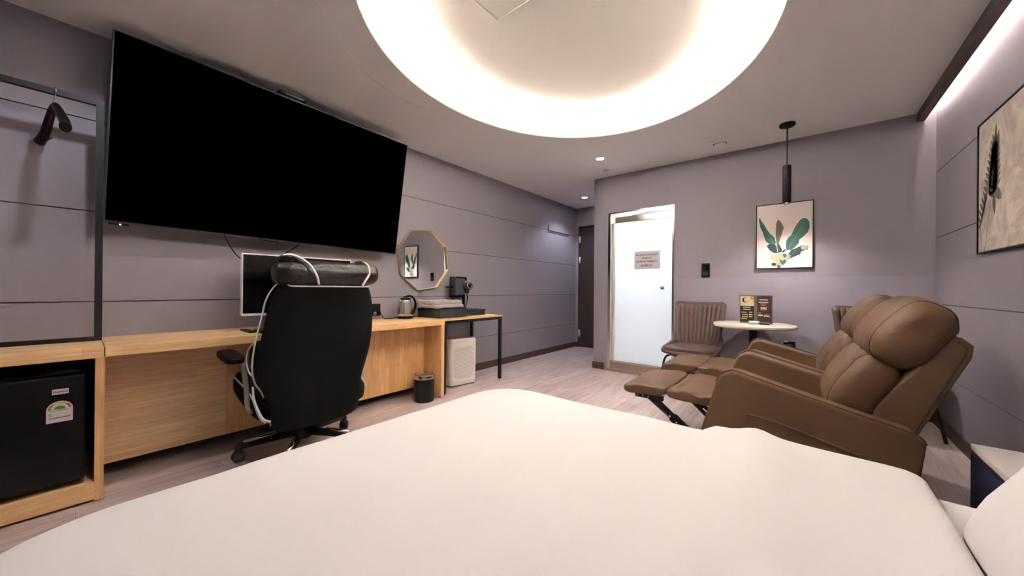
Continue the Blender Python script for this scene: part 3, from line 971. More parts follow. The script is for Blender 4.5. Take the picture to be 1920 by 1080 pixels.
# ================================================================== MONITOR
t = thing('computer_monitor', 'white edged computer monitor on the desk behind the gaming chair', 'monitor', (0.24, 1.05, DT))
my0, my1, mz0, mz1 = 0.688, 1.428, 0.842, 1.266
obj('casing', MB().box(0.262, 0.294, my0, my1, mz0, mz1, bev=0.004).box(0.215, 0.262, my0 + 0.2, my1 - 0.2, mz0 + 0.06, mz1 - 0.12, bev=0.01), 'white', t)
obj('screen', MB().box(0.294, 0.2955, my0 + 0.008, my1 - 0.008, mz0 + 0.018, mz1 - 0.008), 'monitor_screen', t)
obj('stand', MB().box(0.20, 0.23, 1.03, 1.09, DT + 0.008, 1.0, bev=0.004).box(0.10, 0.34, 0.93, 1.19, DT, DT + 0.009, bev=0.003), 'black', t)
t = thing('computer_keyboard', 'flat black keyboard on the desk, mostly behind the gaming chair', 'keyboard', (0.43, 0.93, DT))
obj('case', MB().box(0.36, 0.50, 0.74, 1.18, DT, DT + 0.016, bev=0.004), 'black', t)
mb = MB()
for r_ in range(5):
    for c_ in range(20): mb.box(0.37 + r_ * 0.025, 0.39 + r_ * 0.025, 0.75 + c_ * 0.0213, 0.768 + c_ * 0.0213, DT + 0.016, DT + 0.020)
obj('keys', mb, 'black_metal', t)
o = obj('computer_mouse', MB().sell(0.055, 0.032, 0.02, Matrix.Translation((0.40, 1.34, DT + 0.014)), 0.8, 0.9, 24, 14), 'black')
tag(o, 'small black mouse on the desk beside the keyboard', 'mouse')
# black low pad left of the monitor foot
o = obj('desk_pad', MB().box(0.22, 0.42, 0.70, 0.735, DT, DT + 0.012, bev=0.002), 'black')
tag(o, 'thin black pad lying on the desk under the monitor corner', 'desk pad')

# ================================================================== SMALL THINGS ON THE DESK
t = thing('wall_socket', 'black socket panel with plugs low on the wall beside the kettle', 'wall socket', (0.0, 1.80, 0.82))
obj('plate', MB().box(0.0, 0.012, 1.735, 1.862, 0.77, 0.885, bev=0.003), 'black', t)
obj('plug', MB().lathe([(0.017, 0), (0.017, 0.03), (0.011, 0.036)], n=20, mx=Matrix.Translation((0.012, 1.79, 0.795)) @ Matrix.Rotation(PI / 2, 4, 'Y')), 'steel', t)
obj('plug', MB().lathe([(0.015, 0), (0.015, 0.03), (0.009, 0.036)], n=20, mx=Matrix.Translation((0.012, 1.835, 0.80)) @ Matrix.Rotation(PI / 2, 4, 'Y')), 'black', t)
pieces('cable', MB().tube(smooth_path([(0.05, 1.835, 0.80), (0.075, 1.845, 0.765), (0.09, 1.86, DT + 0.005), (0.11, 1.90, DT + 0.005), (0.13, 1.96, DT + 0.008)], 6), 0.004, 8), 'black', t)

kx, ky = 0.150, 2.045
t = thing('electric_kettle', 'steel electric kettle with black handle on the oak desk', 'kettle', (kx, ky, DT))
obj('base', MB().lathe([(0.078, 0), (0.080, 0.008), (0.076, 0.02), (0.074, 0.024)], (kx, ky, DT), 40), 'black', t)
obj('body', MB().lathe([(0.074, 0.024), (0.077, 0.030), (0.075, 0.06), (0.068, 0.11), (0.060, 0.155), (0.056, 0.178), (0.054, 0.184)], (kx, ky, DT), 48), 'steel', t)
lid = obj('lid', MB().lathe([(0.055, 0.184), (0.052, 0.196), (0.035, 0.204), (0.012, 0.207)], (kx, ky, DT), 40), 'black', t)
obj('lid_knob', MB().lathe([(0.012, 0.205), (0.014, 0.216), (0.008, 0.222)], (kx, ky, DT), 20), 'black', lid)
obj('handle', MB().tube(smooth_path([(kx, ky + 0.01, DT + 0.212), (kx, ky + 0.045, DT + 0.220), (kx, ky + 0.085, DT + 0.208), (kx, ky + 0.115, DT + 0.165), (kx, ky + 0.118, DT + 0.11), (kx, ky + 0.098, DT + 0.055), (kx, ky + 0.072, DT + 0.035)], 6), 0.0115, 12), 'black', t)
obj('spout', MB().tube([(kx, ky - 0.045, DT + 0.165), (kx, ky - 0.072, DT + 0.182)], [0.02, 0.012], 12), 'steel', t)


def carton(name, label, x0, x1, y0, y1, z0, z1, lidh, mat='black_soft'):
    t = thing(name, label, 'storage box', ((x0 + x1) / 2, (y0 + y1) / 2, z0), 0, 'black boxes on the side table')
    obj('body', MB().box(x0 + 0.003, x1 - 0.003, y0 + 0.003, y1 - 0.003, z0, z1 - 0.01, bev=0.001), mat, t)
    obj('lid', MB().box(x0, x1, y0, y1, z1 - lidh, z1, bev=0.0015), mat, t)
    return t


mt['box_black'] = plain('black_card', srgb(30, 29, 30), 0.6)
carton('storage_box', 'taller black box beneath the folded grey towels', 0.055, 0.415, 2.262, 2.625, DT, 0.832, 0.03, 'box_black')
carton('storage_box', 'lower black lidded box on the side table, under the hair dryer', 0.045, 0.34, 2.635, 2.995, 0.738, 0.803, 0.02, 'box_black')


def towel_fn(amp, seed):
    def f(p):
        q = Vector((p.x * 14 + seed, p.y * 9, p.z * 4)); n1 = noise.noise(q)
        p.z += amp * n1; p.x += amp * 0.7 * noise.noise(q + Vector((5, 1, 2))); p.y += amp * noise.noise(q + Vector((1, 7, 2)))
        return p
    return f


t = thing('folded_towels', 'folded grey towels in clear wrapping on the taller black box', 'towels', (0.235, 2.42, 0.832))
for k, (cx_, cy_, cz_, a_, b_, c_, rz_) in enumerate(((0.245, 2.41, 0.857, 0.168, 0.205, 0.022, 3), (0.235, 2.40, 0.893, 0.160, 0.195, 0.026, -4))):
    obj('towel', MB().sell(a_, b_, c_, Matrix.Translation((cx_, cy_, cz_)) @ Matrix.Rotation(math.radians(rz_), 4, 'Z'), 0.28, 0.35, 56, 36, fn=towel_fn(0.014, k * 3)), 'towel', t)

# hair dryer holder on the wall
t = thing('hair_dryer', 'black hair dryer resting in a wall holder beside the octagonal mirror', 'hair dryer', (0.0, 2.83, 1.05))
obj('wall_holder', MB().box(0.0, 0.05, 2.74, 2.94, 0.93, 1.175, bev=0.012).box(0.03, 0.11, 2.755, 2.92, 1.13, 1.175, bev=0.01), 'black', t)
dm = Matrix.Translation((0.10, 2.83, 1.07)) @ Matrix.Rotation(math.radians(90), 4, 'Y') @ Matrix.Rotation(math.radians(-25), 4, 'X')
obj('body', MB().box(0.045, 0.135, 2.715, 2.865, 0.955, 1.155, bev=0.016), 'charcoal', t)
obj('barrel', MB().lathe([(0.03, -0.06), (0.046, -0.05), (0.050, 0.0), (0.050, 0.05), (0.042, 0.07), (0.030, 0.072), (0.028, 0.055)], n=32, mx=Matrix.Translation((0.13, 2.885, 1.055)) @ Matrix.Rotation(math.radians(75), 4, 'Y'), cap=False), 'charcoal', t)
obj('nozzle_ring', MB().lathe([(0.026, 0.06), (0.040, 0.074), (0.044, 0.066)], n=32, mx=Matrix.Translation((0.13, 2.885, 1.055)) @ Matrix.Rotation(math.radians(75), 4, 'Y'), cap=False), 'steel', t)
obj('fan_hub', MB().lathe([(0.02, 0.05), (0.018, 0.062), (0.001, 0.064)], n=20, mx=Matrix.Translation((0.13, 2.885, 1.055)) @ Matrix.Rotation(math.radians(75), 4, 'Y')), 'black', t)
obj('handle', MB().tube([(0.10, 2.87, 0.99), (0.09, 2.885, 0.90), (0.085, 2.89, 0.83)], [0.020, 0.017, 0.015], 14), 'black', t)
obj('switch', MB().box(0.05, 0.11, 2.725, 2.752, 1.155, 1.172, bev=0.003), 'red', t, label='small red switch')
pieces('holder_clip', MB().box(0.03, 0.09, 2.655, 2.72, 1.045, 1.062, bev=0.004).box(0.04, 0.10, 2.90, 2.965, 0.98, 1.03, bev=0.008), 'black', t)
cb = MB()
cb.tube(smooth_path([(0.06, 2.735, 0.96), (0.06, 2.74, 0.90), (0.06, 2.70, 0.86), (0.06, 2.68, 0.845)], 6), 0.0035, 8)
cb.tube(smooth_path([(0.06, 2.74, 0.92), (0.065, 2.78, 0.88), (0.07, 2.80, 0.845)], 6), 0.0035, 8)
cb.tube(smooth_path([(0.085, 2.89, 0.84), (0.095, 2.91, 0.82), (0.10, 2.93, 0.90), (0.11, 2.915, 0.98), (0.11, 2.93, 0.92), (0.10, 2.915, 0.84), (0.11, 2.90, 0.808)], 8), 0.005, 8)
pieces('cord', cb, 'black', t)

# octagonal mirror
t = thing('octagonal_mirror', 'octagonal wall mirror in a thin gold frame above the kettle', 'mirror', (0.0, 2.37, 1.345))
RM = 0.345
octo = [(2.366 + RM * math.cos(math.radians(29.8 + 45 * i)), 1.345 + RM * math.sin(math.radians(29.8 + 45 * i))) for i in range(8)]
octi = [(2.366 + (RM - 0.011) * math.cos(math.radians(29.8 + 45 * i)), 1.345 + (RM - 0.011) * math.sin(math.radians(29.8 + 45 * i))) for i in range(8)]
mb = MB(); bm = mb.bm
R4 = []
for pts, x in ((octo, 0.001), (octo, 0.030), (octi, 0.030), (octi, 0.010)): R4.append([bm.verts.new((x, a, b)) for a, b in pts])
for A, B in zip(R4, R4[1:] + R4[:1]):
    for i in range(8): mb._face([A[i], A[(i + 1) % 8], B[(i + 1) % 8], B[i]])
obj('frame', mb, 'gold', t, bev=0.002)
obj('mirror_glass', MB().prism(octi, 'x', 0.004, 0.014), 'mirror', t)

# hook bar in the entrance
o = obj('wall_hook_bar', MB().tube([(0.018, 4.80, 2.07), (0.018, 4.80, 1.982), (0.018, 5.44, 1.980)], 0.006, 8)
        .tube([(0.0, 4.80, 2.065), (0.02, 4.80, 2.065)], 0.005, 8).tube([(0.0, 5.435, 1.98), (0.02, 5.435, 1.98)], 0.005, 8), 'black_metal')
tag(o, 'thin black L shaped hanging bar on the wall near the entrance door', 'hook bar')

# trash bin
bx_, by_ = 0.475, 2.035
t = thing('waste_bin', 'small black waste bin with a chrome rim at the desk end', 'bin', (bx_, by_, 0))
obj('body', MB().lathe([(0.088, 0.0), (0.092, 0.008), (0.092, 0.205), (0.094, 0.21)], (bx_, by_, 0), 48), 'black', t)
obj('rim', MB().lathe([(0.095, 0.207), (0.096, 0.240), (0.093, 0.244), (0.082, 0.243), (0.080, 0.225)], (bx_, by_, 0), 48, cap=False), 'chrome', t)
obj('lid', MB().lathe([(0.081, 0.226), (0.081, 0.236), (0.06, 0.246), (0.0005, 0.248)], (bx_, by_, 0), 40), 'chrome', t)

# air purifier
ang = math.atan2(0.415 - 0.341, 2.779 - 2.439)
cx_, cy_ = 0.30, 2.63
t = thing('air_purifier', 'white air purifier with perforated front on the floor under side table', 'air purifier', (cx_, cy_, 0), -ang + math.radians(2))
rings = []
for z_, k in ((0.012, 0.93), (0.02, 0.97), (0.05, 0.985), (0.25, 1.0), (0.46, 1.0), (0.49, 0.985), (0.502, 0.95)):
    rings.append([(px * k, py * k, z_) for px, py in rrect(0.09, 0.172, 0.04, 6)])
obj('shell', MB().loft(rings), 'purifier_body', t, local=True)
obj('front_grille', MB().prism(rrect(0.150, 0.205, 0.045, 8, (0, 0.25)), 'x', 0.080, 0.0935, bev=0.003), 'purifier', t, local=True, label='perforated cream front panel')
obj('control_panel', MB().box(-0.07, 0.07, -0.14, 0.14, 0.502, 0.506, bev=0.001), 'sill', t, local=True, label='brown top control panel')
pieces('base_foot', MB().box(-0.07, 0.07, -0.15, -0.11, 0, 0.014).box(-0.07, 0.07, 0.11, 0.15, 0, 0.014), 'black', t, local=True)

# ================================================================== GAMING CHAIR
t = thing('gaming_chair', 'black high back gaming chair with white piping pulled to the desk', 'office chair', (0.685, 0.93, 0))
ZL = [0.212, 0.245, 0.35, 0.45, 0.52, 0.62, 0.76, 0.87, 0.97, 1.04, 1.085]
RL = [.70, .675, .658, .658, .658, .660, .667, .670, .675, .685, .72]
RR = [1.13, 1.175, 1.190, 1.170, 1.175, 1.205, 1.220, 1.212, 1.198, 1.172, 1.14]
FL = [.74, .705, .685, .650, .612, .597, .607, .626, .641, .675, .72]
FR = [1.12, 1.155, 1.178, 1.205, 1.235, 1.255, 1.250, 1.236, 1.22, 1.19, 1.14]


def bx(z): return 0.95 + 0.1667 * (z - 0.3)


rings = []
for z, a, b, c, d in zip(ZL, RL, RR, FL, FR):
    r = []
    for i in range(9):
        u = i / 8; y = a + (b - a) * u
        r.append((bx(z) + 0.012 * (1 - (2 * u - 1) ** 2) - (0.012 if i in (0, 8) else 0), y, z))
    r.append((bx(z) - 0.055, b + (d - b) * 0.55, z))
    for i in range(9):
        u = i / 8; y = d + (c - d) * u
        dep = 0.115 - 0.045 * (1 - abs(2 * u - 1) ** 2.0)
        r.append((bx(z) - dep, y, z))
    r.append((bx(z) - 0.055, a + (c - a) * 0.55, z))
    rings.append(r)
obj('backrest', MB().loft(rings), 'black_soft', t, sub=2)


def pipe(mb, pts, r=0.0045, closed=False): mb.tube(smooth_path(pts, 6, closed), r, 8, closed)


mb = MB()
pipe(mb, [(bx(z) - 0.112, y - 0.001, z) for z, y in zip(ZL[1:], FL[1:])] )
pipe(mb, [(bx(z) - 0.112, y + 0.001, z) for z, y in zip(ZL[1:], FR[1:])])
pipe(mb, [(bx(1.085) - 0.045, 0.678, 1.088), (bx(1.06), 0.695, 1.058), (bx(1.05) + 0.006, 0.74, 1.046), (bx(1.05) + 0.015, 0.93, 1.046), (bx(1.05) + 0.006, 1.12, 1.046), (bx(1.05), 1.165, 1.048)])
# lumbar wing piping on the left flank
pipe(mb, [(bx(0.76) - 0.115, 0.603, 0.745), (bx(.7) - 0.20, 0.598, 0.69), (bx(.66) - 0.235, 0.60, 0.625), (bx(.6) - 0.19, 0.60, 0.575), (bx(.57) - 0.12, 0.60, 0.555)])
pieces('piping', mb, 'piping', t, label='white edge piping')
mb = MB()
mb.sell(0.085, 0.055, 0.085, Matrix.Translation((bx(.66) - 0.165, 0.655, 0.655)), 0.7, 0.8, 28, 16)
mb.sell(0.085, 0.055, 0.085, Matrix.Translation((bx(.66) - 0.165, 1.195, 0.655)), 0.7, 0.8, 28, 16)
pieces('side_bolster', mb, 'black_soft', t)
# head pillow roll and its straps
hx = bx(1.15) - 0.035


def rollfn(p):
    s_ = abs(p.y) / 0.28
    p.x *= 1 - 0.10 * (1 - abs(math.sin(p.y * 22)))
    p.z += 0.004 * noise.noise(Vector((p.x * 30, p.y * 18, p.z * 30)))
    p.x += 0.006 * noise.noise(Vector((p.x * 22, p.y * 14, p.z * 22 + 4)))
    return p


obj('head_pillow', MB().sell(0.075, 0.285, 0.070, Matrix.Translation((hx, 0.925, 1.118)) @ Matrix.Rotation(math.radians(1.0), 4, 'X'), 0.36, 0.95, 40, 40, fn=rollfn), 'black_leather', t)
mb = MB()
pipe(mb, [(hx - 0.01, 0.655, 1.165), (hx + 0.012, 0.685, 1.207), (hx + 0.035, 0.735, 1.206), (hx + 0.060, 0.79, 1.165), (hx + 0.078, 0.822, 1.105), (hx + 0.075, 0.835, 1.055)], 0.0065)
pipe(mb, [(hx + 0.0, 1.085, 1.19), (hx + 0.020, 1.110, 1.197), (hx + 0.045, 1.135, 1.175), (hx + 0.072, 1.128, 1.125), (hx + 0.078, 1.10, 1.08), (hx + 0.072, 1.085, 1.052)], 0.0065)
pieces('pillow_strap', mb, 'piping', t, label='two white loops over the head pillow')
mb = MB()
for pts in ([(hx - 0.01, 0.650, 1.160), (hx + 0.010, 0.680, 1.195), (hx + 0.030, 0.725, 1.196), (hx + 0.055, 0.775, 1.155), (hx + 0.072, 0.805, 1.10)],
            [(hx + 0.0, 1.075, 1.185), (hx + 0.018, 1.10, 1.190), (hx + 0.040, 1.122, 1.168), (hx + 0.066, 1.116, 1.12)]):
    mb.tube(smooth_path(pts, 6), 0.016, 10, flat=0.6)
pieces('strap_padding', mb, 'black_leather', t)
# seat
obj('seat', MB().sell(0.31, 0.315, 0.072, Matrix.Translation((0.640, 0.93, 0.395)) @ Matrix.Rotation(math.radians(10), 4, 'Y'), 0.30, 0.45, 48, 30), 'black_soft', t)
mb = MB()
for s_ in (-1, 1):
    yy = 0.93 + s_ * 0.313
    pipe(mb, [(0.90, yy, 0.375), (0.78, yy + s_ * 0.004, 0.440), (0.60, yy + s_ * 0.004, 0.466), (0.42, yy - s_ * 0.004, 0.478), (0.345, yy - s_ * 0.03, 0.465), (0.335, yy - s_ * 0.03, 0.425)])
pipe(mb, [(0.845, 0.612, 0.49), (0.875, 0.612, 0.42), (0.925, 0.635, 0.33), (0.955, 0.665, 0.31)], 0.006)
pipe(mb, [(0.835, 0.615, 0.46), (0.86, 0.615, 0.40), (0.90, 0.63, 0.325), (0.93, 0.65, 0.30)], 0.0045)
pieces('seat_piping', mb, 'piping', t, label='white piping round the seat')
for s_ in (-1, 1):
    arm = obj('armrest', MB().sell(0.145, 0.045, 0.024, Matrix.Translation((0.62, 0.93 + s_ * 0.37, 0.635)) @ Matrix.Rotation(math.radians(4), 4, 'Y'), 0.5, 0.6, 32, 20), 'black', t)
    obj('armrest_tube', MB().tube(smooth_path([(0.70, 0.93 + s_ * 0.34, 0.625), (0.735, 0.93 + s_ * 0.335, 0.58), (0.775, 0.93 + s_ * 0.33, 0.47), (0.815, 0.93 + s_ * 0.33, 0.36), (0.81, 0.93 + s_ * 0.30, 0.345)], 6), 0.013, 12), 'tube_grey', arm)
obj('gas_lift', MB().lathe([(0.035, 0.08), (0.035, 0.20), (0.022, 0.205), (0.022, 0.34)], (0.685, 0.93, 0), 20), 'black', t)
obj('tilt_mechanism', MB().box(0.60, 0.80, 0.84, 1.02, 0.30, 0.345, bev=0.008), 'black', t)
mb = MB().lathe([(0.05, 0.075), (0.055, 0.09), (0.055, 0.125), (0.04, 0.14)], (0.685, 0.93, 0), 24)
mc = MB()
for k in range(5):
    a_ = math.radians(181.2 + 72 * k); ex, ey = 0.685 + 0.335 * math.cos(a_), 0.93 + 0.335 * math.sin(a_)
    d_ = Vector((math.cos(a_), math.sin(a_), 0))
    p0 = Vector((0.685, 0.93, 0.118)); p1 = Vector((ex, ey, 0.088))
    mb.tube([p0, p0.lerp(p1, 0.5), p1], [0.028, 0.023, 0.018], 12)
    q0 = p0.lerp(p1, 0.45) + Vector((0, 0, 0.022)); q1 = p0.lerp(p1, 0.92) + Vector((0, 0, 0.017))
    mc.tube([q0, q1], 0.011, 10)
base = obj('star_base', mb, 'black', t)
pieces('chrome_inlay', mc, 'chrome', base)
for k in range(5):
    a_ = math.radians(181.2 + 72 * k); ex, ey = 0.685 + 0.335 * math.cos(a_), 0.93 + 0.335 * math.sin(a_)
    wm = Matrix.Translation((ex, ey, 0.030)) @ Matrix.Rotation(a_ + 0.5, 4, 'Z') @ Matrix.Rotation(PI / 2, 4, 'X')
    mb = MB().lathe([(0.012, -0.026), (0.027, -0.024), (0.030, -0.018), (0.030, -0.006), (0.016, -0.005), (0.016, 0.005), (0.030, 0.006), (0.030, 0.018), (0.027, 0.024), (0.012, 0.026)], n=28, mx=wm)
    mb.lathe([(0.014, 0.040), (0.018, 0.055), (0.018, 0.085), (0.014, 0.095)], (ex, ey, 0), 16)
    mb.box(-0.026, 0.026, -0.012, 0.012, 0.035, 0.058, Matrix.Translation((ex, ey, 0)) @ Matrix.Rotation(a_ + 0.5, 4, 'Z'), bev=0.004)
    obj('caster', mb, 'rubber', t)

# ================================================================== RECLINERS
def recliner(y0, label):
    """y0 = outer face of the near arm"""
    yc = y0 + 0.37
    t = thing('recliner', label, 'recliner', (3.1, yc, 0), 0, 'pair of brown leather recliners')
    AP = [(2.755, 0.05), (2.795, 0.338), (2.862, 0.600), (2.880, 0.637), (2.915, 0.658), (2.95, 0.660), (3.17, 0.600), (3.34, 0.556), (3.505, 0.515), (3.538, 0.480), (3.525, 0.36), (3.49, 0.05)]
    for k, (a, b) in enumerate(((y0, y0 + 0.115), (y0 + 0.625, y0 + 0.74))):
        ar = obj('arm', MB().prism(AP, 'y', a, b, bev=0.016, seg=3), 'brown_fab', t)
        sgn = -1 if k == 0 else 1; yy = a if k == 0 else b
        cr = [(p[0], yy + 0.014 * (1 if k == 0 else -1), p[1] + 0.002) for p in AP[2:10]]
        obj('welt', MB().tube(smooth_path(cr, 4), 0.004, 6), 'brown', ar)
        if k == 0:
            pk = [(2.985, yy - 0.001, 0.475), (3.10, yy - 0.003, 0.462), (3.25, yy - 0.003, 0.425), (3.36, yy - 0.001, 0.395)]
            m2 = MB().tube(smooth_path(pk, 5), 0.005, 6)
            m2.tube([(2.985, yy - 0.001, 0.475), (2.985, yy - 0.001, 0.26), (3.36, yy - 0.001, 0.22), (3.36, yy - 0.001, 0.395)], 0.0015, 6)
            obj('side_pocket', m2, 'brown', ar, label='stitched side pocket')
    obj('seat_base', MB().box(2.90, 3.46, y0 + 0.117, y0 + 0.623, 0.05, 0.32, bev=0.01), 'brown_fab', t)
    obj('seat_cushion', MB().sell(0.30, 0.256, 0.075, Matrix.Translation((3.13, yc, 0.385)) @ Matrix.Rotation(math.radians(8), 4, 'Y'), 0.28, 0.4, 40, 28, wob=0.03), 'brown', t)
    # reclined shell
    SH = [(3.40, 0.42), (3.415, 0.57), (3.585, 0.835), (3.61, 0.868), (3.645, 0.872), (3.672, 0.845), (3.668, 0.80), (3.545, 0.50), (3.50, 0.38)]
    sh = obj('backrest', MB().prism(SH, 'y', y0 + 0.118, y0 + 0.622, bev=0.014, seg=3), 'brown_fab', t)
    obj('rear_seam', MB().tube(smooth_path([(3.505, y0 + 0.1165, 0.43), (3.535, y0 + 0.1165, 0.515), (3.645, y0 + 0.1165, 0.80), (3.648, y0 + 0.1165, 0.84), (3.63, y0 + 0.1165, 0.86)], 4), 0.0022, 6), 'seam', sh)
    # cushions on the back; local z runs up the back
    tilt = math.radians(35)
    for nm, c, a_, c_, e2, tl in (('headrest_cushion', (3.520, yc, 0.868), 0.108, 0.160, 0.75, 33), ('back_cushion', (3.385, yc, 0.635), 0.094, 0.162, 0.65, 27)):
        mxx = Matrix.Translation(c) @ Matrix.Rotation(math.radians(tl), 4, 'Y')
        bb = 0.288 if nm == 'headrest_cushion' else 0.264

        def puff(p, a_=a_, bb=bb):
            # slight pull-in at the seam lines and vertical puckers along the bottom edge
            v = abs(p.y) / bb
            k = math.exp(-((v - 0.76) / 0.04) ** 2)
            p.x *= 1 - 0.07 * k
            p.x *= 1 + 0.022 * math.sin(p.z * 150 + 3 * noise.noise(p * 9)) * math.exp(-((v - 0.66) / 0.09) ** 2)
            p.x += 0.0035 * math.sin(p.y * 70) * max(0, -p.z / 0.16)
            p.x += 0.006 * noise.noise(Vector((p.x * 12, p.y * 9, p.z * 9)))
            return p
        cu = obj(nm, MB().sell(a_, bb, c_, mxx, 0.52, e2, 64, 48, fn=puff), 'brown', t)
        mb = MB()
        for s_ in (-1, 1):
            ph = math.asin(min(1, 0.76 ** (1 / 0.52)))
            ring = []
            for j in range(48):
                th_ = 2 * PI * j / 48
                sp = lambda v, e: math.copysign(abs(v) ** e, v)
                p = Vector((a_ * math.cos(ph) ** 0.52 * sp(math.cos(th_), e2), s_ * bb * math.sin(ph) ** 0.52, c_ * math.cos(ph) ** 0.52 * sp(math.sin(th_), e2)))
                p = puff(p); ring.append(mxx @ p)
            mb.tube(ring, 0.0028, 6, closed=True)
        pieces('stitching', mb, 'seam', cu)
    # footrest
    fy = 0.262

    def footfn(p):
        p.z += 0.006 * noise.noise(Vector((p.x * 14, p.y * 10, 0)))
        return p

    def wrinkle(p):
        if p.z > 0:
            p.z += 0.016 * noise.noise(Vector((p.x * 30 + p.y * 9, p.y * 11, 0.5))) - 0.014 * math.exp(-(p.y / 0.12) ** 2)
        return p
    obj('footrest_pad', MB().sell(0.128, fy, 0.030, Matrix.Translation((2.482, yc - 0.01, 0.468)) @ Matrix.Rotation(math.radians(-4), 4, 'Y'), 0.20, 0.62, 48, 36, fn=footfn), 'brown', t)
    obj('calf_pad', MB().sell(0.138, fy - 0.003, 0.027, Matrix.Translation((2.735, yc - 0.01, 0.468)) @ Matrix.Rotation(math.radians(1), 4, 'Y'), 0.20, 0.55, 48, 36, fn=wrinkle), 'brown', t, label='wrinkled calf pad')
    mb = MB()
    for yy in (yc - 0.235, yc + 0.215):
        mb.box(2.425, 2.58, yy - 0.002, yy + 0.02, 0.415, 0.440)
        for (xa, za, xb, zb) in ((2.50, 0.425, 2.66, 0.31), (2.53, 0.43, 2.70, 0.29), (2.62, 0.33, 2.80, 0.17), (2.64, 0.35, 2.84, 0.19), (2.78, 0.18, 2.92, 0.20), (2.79, 0.30, 2.90, 0.40)):
            mb.tube([(xa, yy + 0.005, za), (xb, yy + 0.005, zb)], 0.013, 6, flat=0.35)
        mb.setm('black_metal')
    me_ = obj('footrest_linkage', mb, 'black_metal', t)
    mb = MB()
    for yy in (yc - 0.241,):
        for (xa, za) in ((2.44, 0.427), (2.47, 0.427), (2.50, 0.427), (2.62, 0.342), (2.655, 0.315), (2.68, 0.29), (2.76, 0.22)):
            mb.lathe([(0.005, 0), (0.003, 0.003)], n=10, mx=Matrix.Translation((xa, yy, za)) @ Matrix.Rotation(PI / 2, 4, 'X'))
    pieces('rivet', mb, 'white', me_)
    for xx in (2.96, 3.42):
        for yy in (y0 + 0.16, y0 + 0.58):
            obj('foot', MB().lathe([(0.02, 0), (0.022, 0.05)], (xx, yy, 0), 14), 'black', t)
    return t


recliner(1.95, 'brown leather recliner beside the bed, footrest raised, with stitched side pocket')
recliner(2.70, 'brown leather recliner between the other recliner and the round table')

# ================================================================== ROUND TABLE AND CHAIRS
tx_, ty_ = 2.835, 3.985
t = thing('round_table', 'round white marbled table on a black column by the wall', 'table', (tx_, ty_, 0))
obj('table_top', MB().lathe([(0.28, 0.700), (0.318, 0.702), (0.324, 0.708), (0.324, 0.728), (0.318, 0.733), (0.001, 0.733)], (tx_, ty_, 0), 72), 'table', t)
obj('column', MB().lathe([(0.10, 0.699), (0.10, 0.690), (0.034, 0.685), (0.034, 0.03)], (tx_, ty_, 0), 28), 'black_metal', t)
obj('foot_plate', MB().lathe([(0.20, 0.0), (0.20, 0.012), (0.06, 0.03), (0.03, 0.035)], (tx_, ty_, 0), 48), 'black_metal', t)

t = thing('menu_stand', 'two panel printed menu stand on the round table', 'menu stand', (2.848, 4.02, 0.733), 0)
mm_ = Matrix.Translation((2.85, 4.045, 0.733)) @ Matrix.Rotation(math.radians(8), 4, 'X')
mxl = mm_
obj('holder', MB().box(-0.128, 0.128, 0.0, 0.010, 0.0, 0.268, mxl, bev=0.001).box(-0.128, 0.128, 0.0, 0.06, 0.0, 0.004, mm_), 'menu_frame', t)
lp = obj('left_page', MB().box(-0.121, -0.014, -0.002, 0.0, 0.012, 0.260, mxl), 'menu_dark', t, label='black and cream menu page')
rp_ = obj('right_page', MB().box(0.012, 0.120, -0.002, 0.0, 0.012, 0.260, mxl), 'menu_brown', t, label='dark red brown menu page')
mb = MB().setm('menu_cream')


def mrect(mb, x0, x1, z0, z1, y=-0.0026): mb.poly([mxl @ Vector(p) for p in ((x0, y, z0), (x1, y, z0), (x1, y, z1), (x0, y, z1))]); return mb


mrect(mb, -0.121, -0.014, 0.165, 0.260)
mb.setm('yellow_print'); mrect(mb, -0.040, -0.014, 0.222, 0.260, -0.0028)
mb.setm('menu_dark')
A = [(-0.080 + 0.026 * math.cos(math.radians(a)), 0.222 + 0.026 * math.sin(math.radians(a))) for a in range(70, 291, 20)]
B = [(-0.073 + 0.019 * math.cos(math.radians(a)), 0.224 + 0.022 * math.sin(math.radians(a))) for a in range(290, 69, -20)]
mb.poly([mxl @ Vector((a, -0.003, b)) for a, b in A + B])
mrect(mb, -0.062, -0.056, 0.206, 0.214, -0.003)
mb.setm('menu_cream')
random.seed(3)
for (zz, h, x0, x1) in ((0.148, 0.008, -0.10, -0.04), (0.128, 0.009, -0.098, -0.036), (0.100, 0.007, -0.112, -0.07), (0.100, 0.009, -0.05, -0.026), (0.078, 0.007, -0.108, -0.058), (0.078, 0.009, -0.052, -0.026),
                        (0.058, 0.007, -0.108, -0.06), (0.058, 0.009, -0.055, -0.026), (0.038, 0.010, -0.114, -0.07)):
    x = x0
    while x < x1 - 0.003:
        w_ = random.uniform(0.004, 0.009); mrect(mb, x, min(x + w_, x1), zz, zz + h); x += w_ + 0.0018
obj('print', mb, 'menu_cream', lp)
mb = MB()
for (m_, zz, h, x0, x1) in (('menu_white', 0.222, 0.010, 0.030, 0.095), ('menu_violet', 0.213, 0.008, 0.028, 0.096), ('menu_white', 0.198, 0.010, 0.024, 0.100), ('yellow_print', 0.184, 0.008, 0.036, 0.082),
                            ('yellow_print', 0.170, 0.006, 0.044, 0.076), ('menu_white', 0.136, 0.022, 0.038, 0.084), ('red_print', 0.122, 0.006, 0.038, 0.082), ('menu_white', 0.100, 0.005, 0.022, 0.040),
                            ('menu_white', 0.072, 0.016, 0.020, 0.055), ('menu_white', 0.080, 0.008, 0.066, 0.104), ('menu_white', 0.068, 0.007, 0.062, 0.108)):
    mb.setm(m_); x = x0
    while x < x1 - 0.003:
        w_ = random.uniform(0.006, 0.012); mrect(mb, x, min(x + w_, x1), zz, zz + h); x += w_ + 0.0018
obj('print', mb, 'menu_white', rp_)
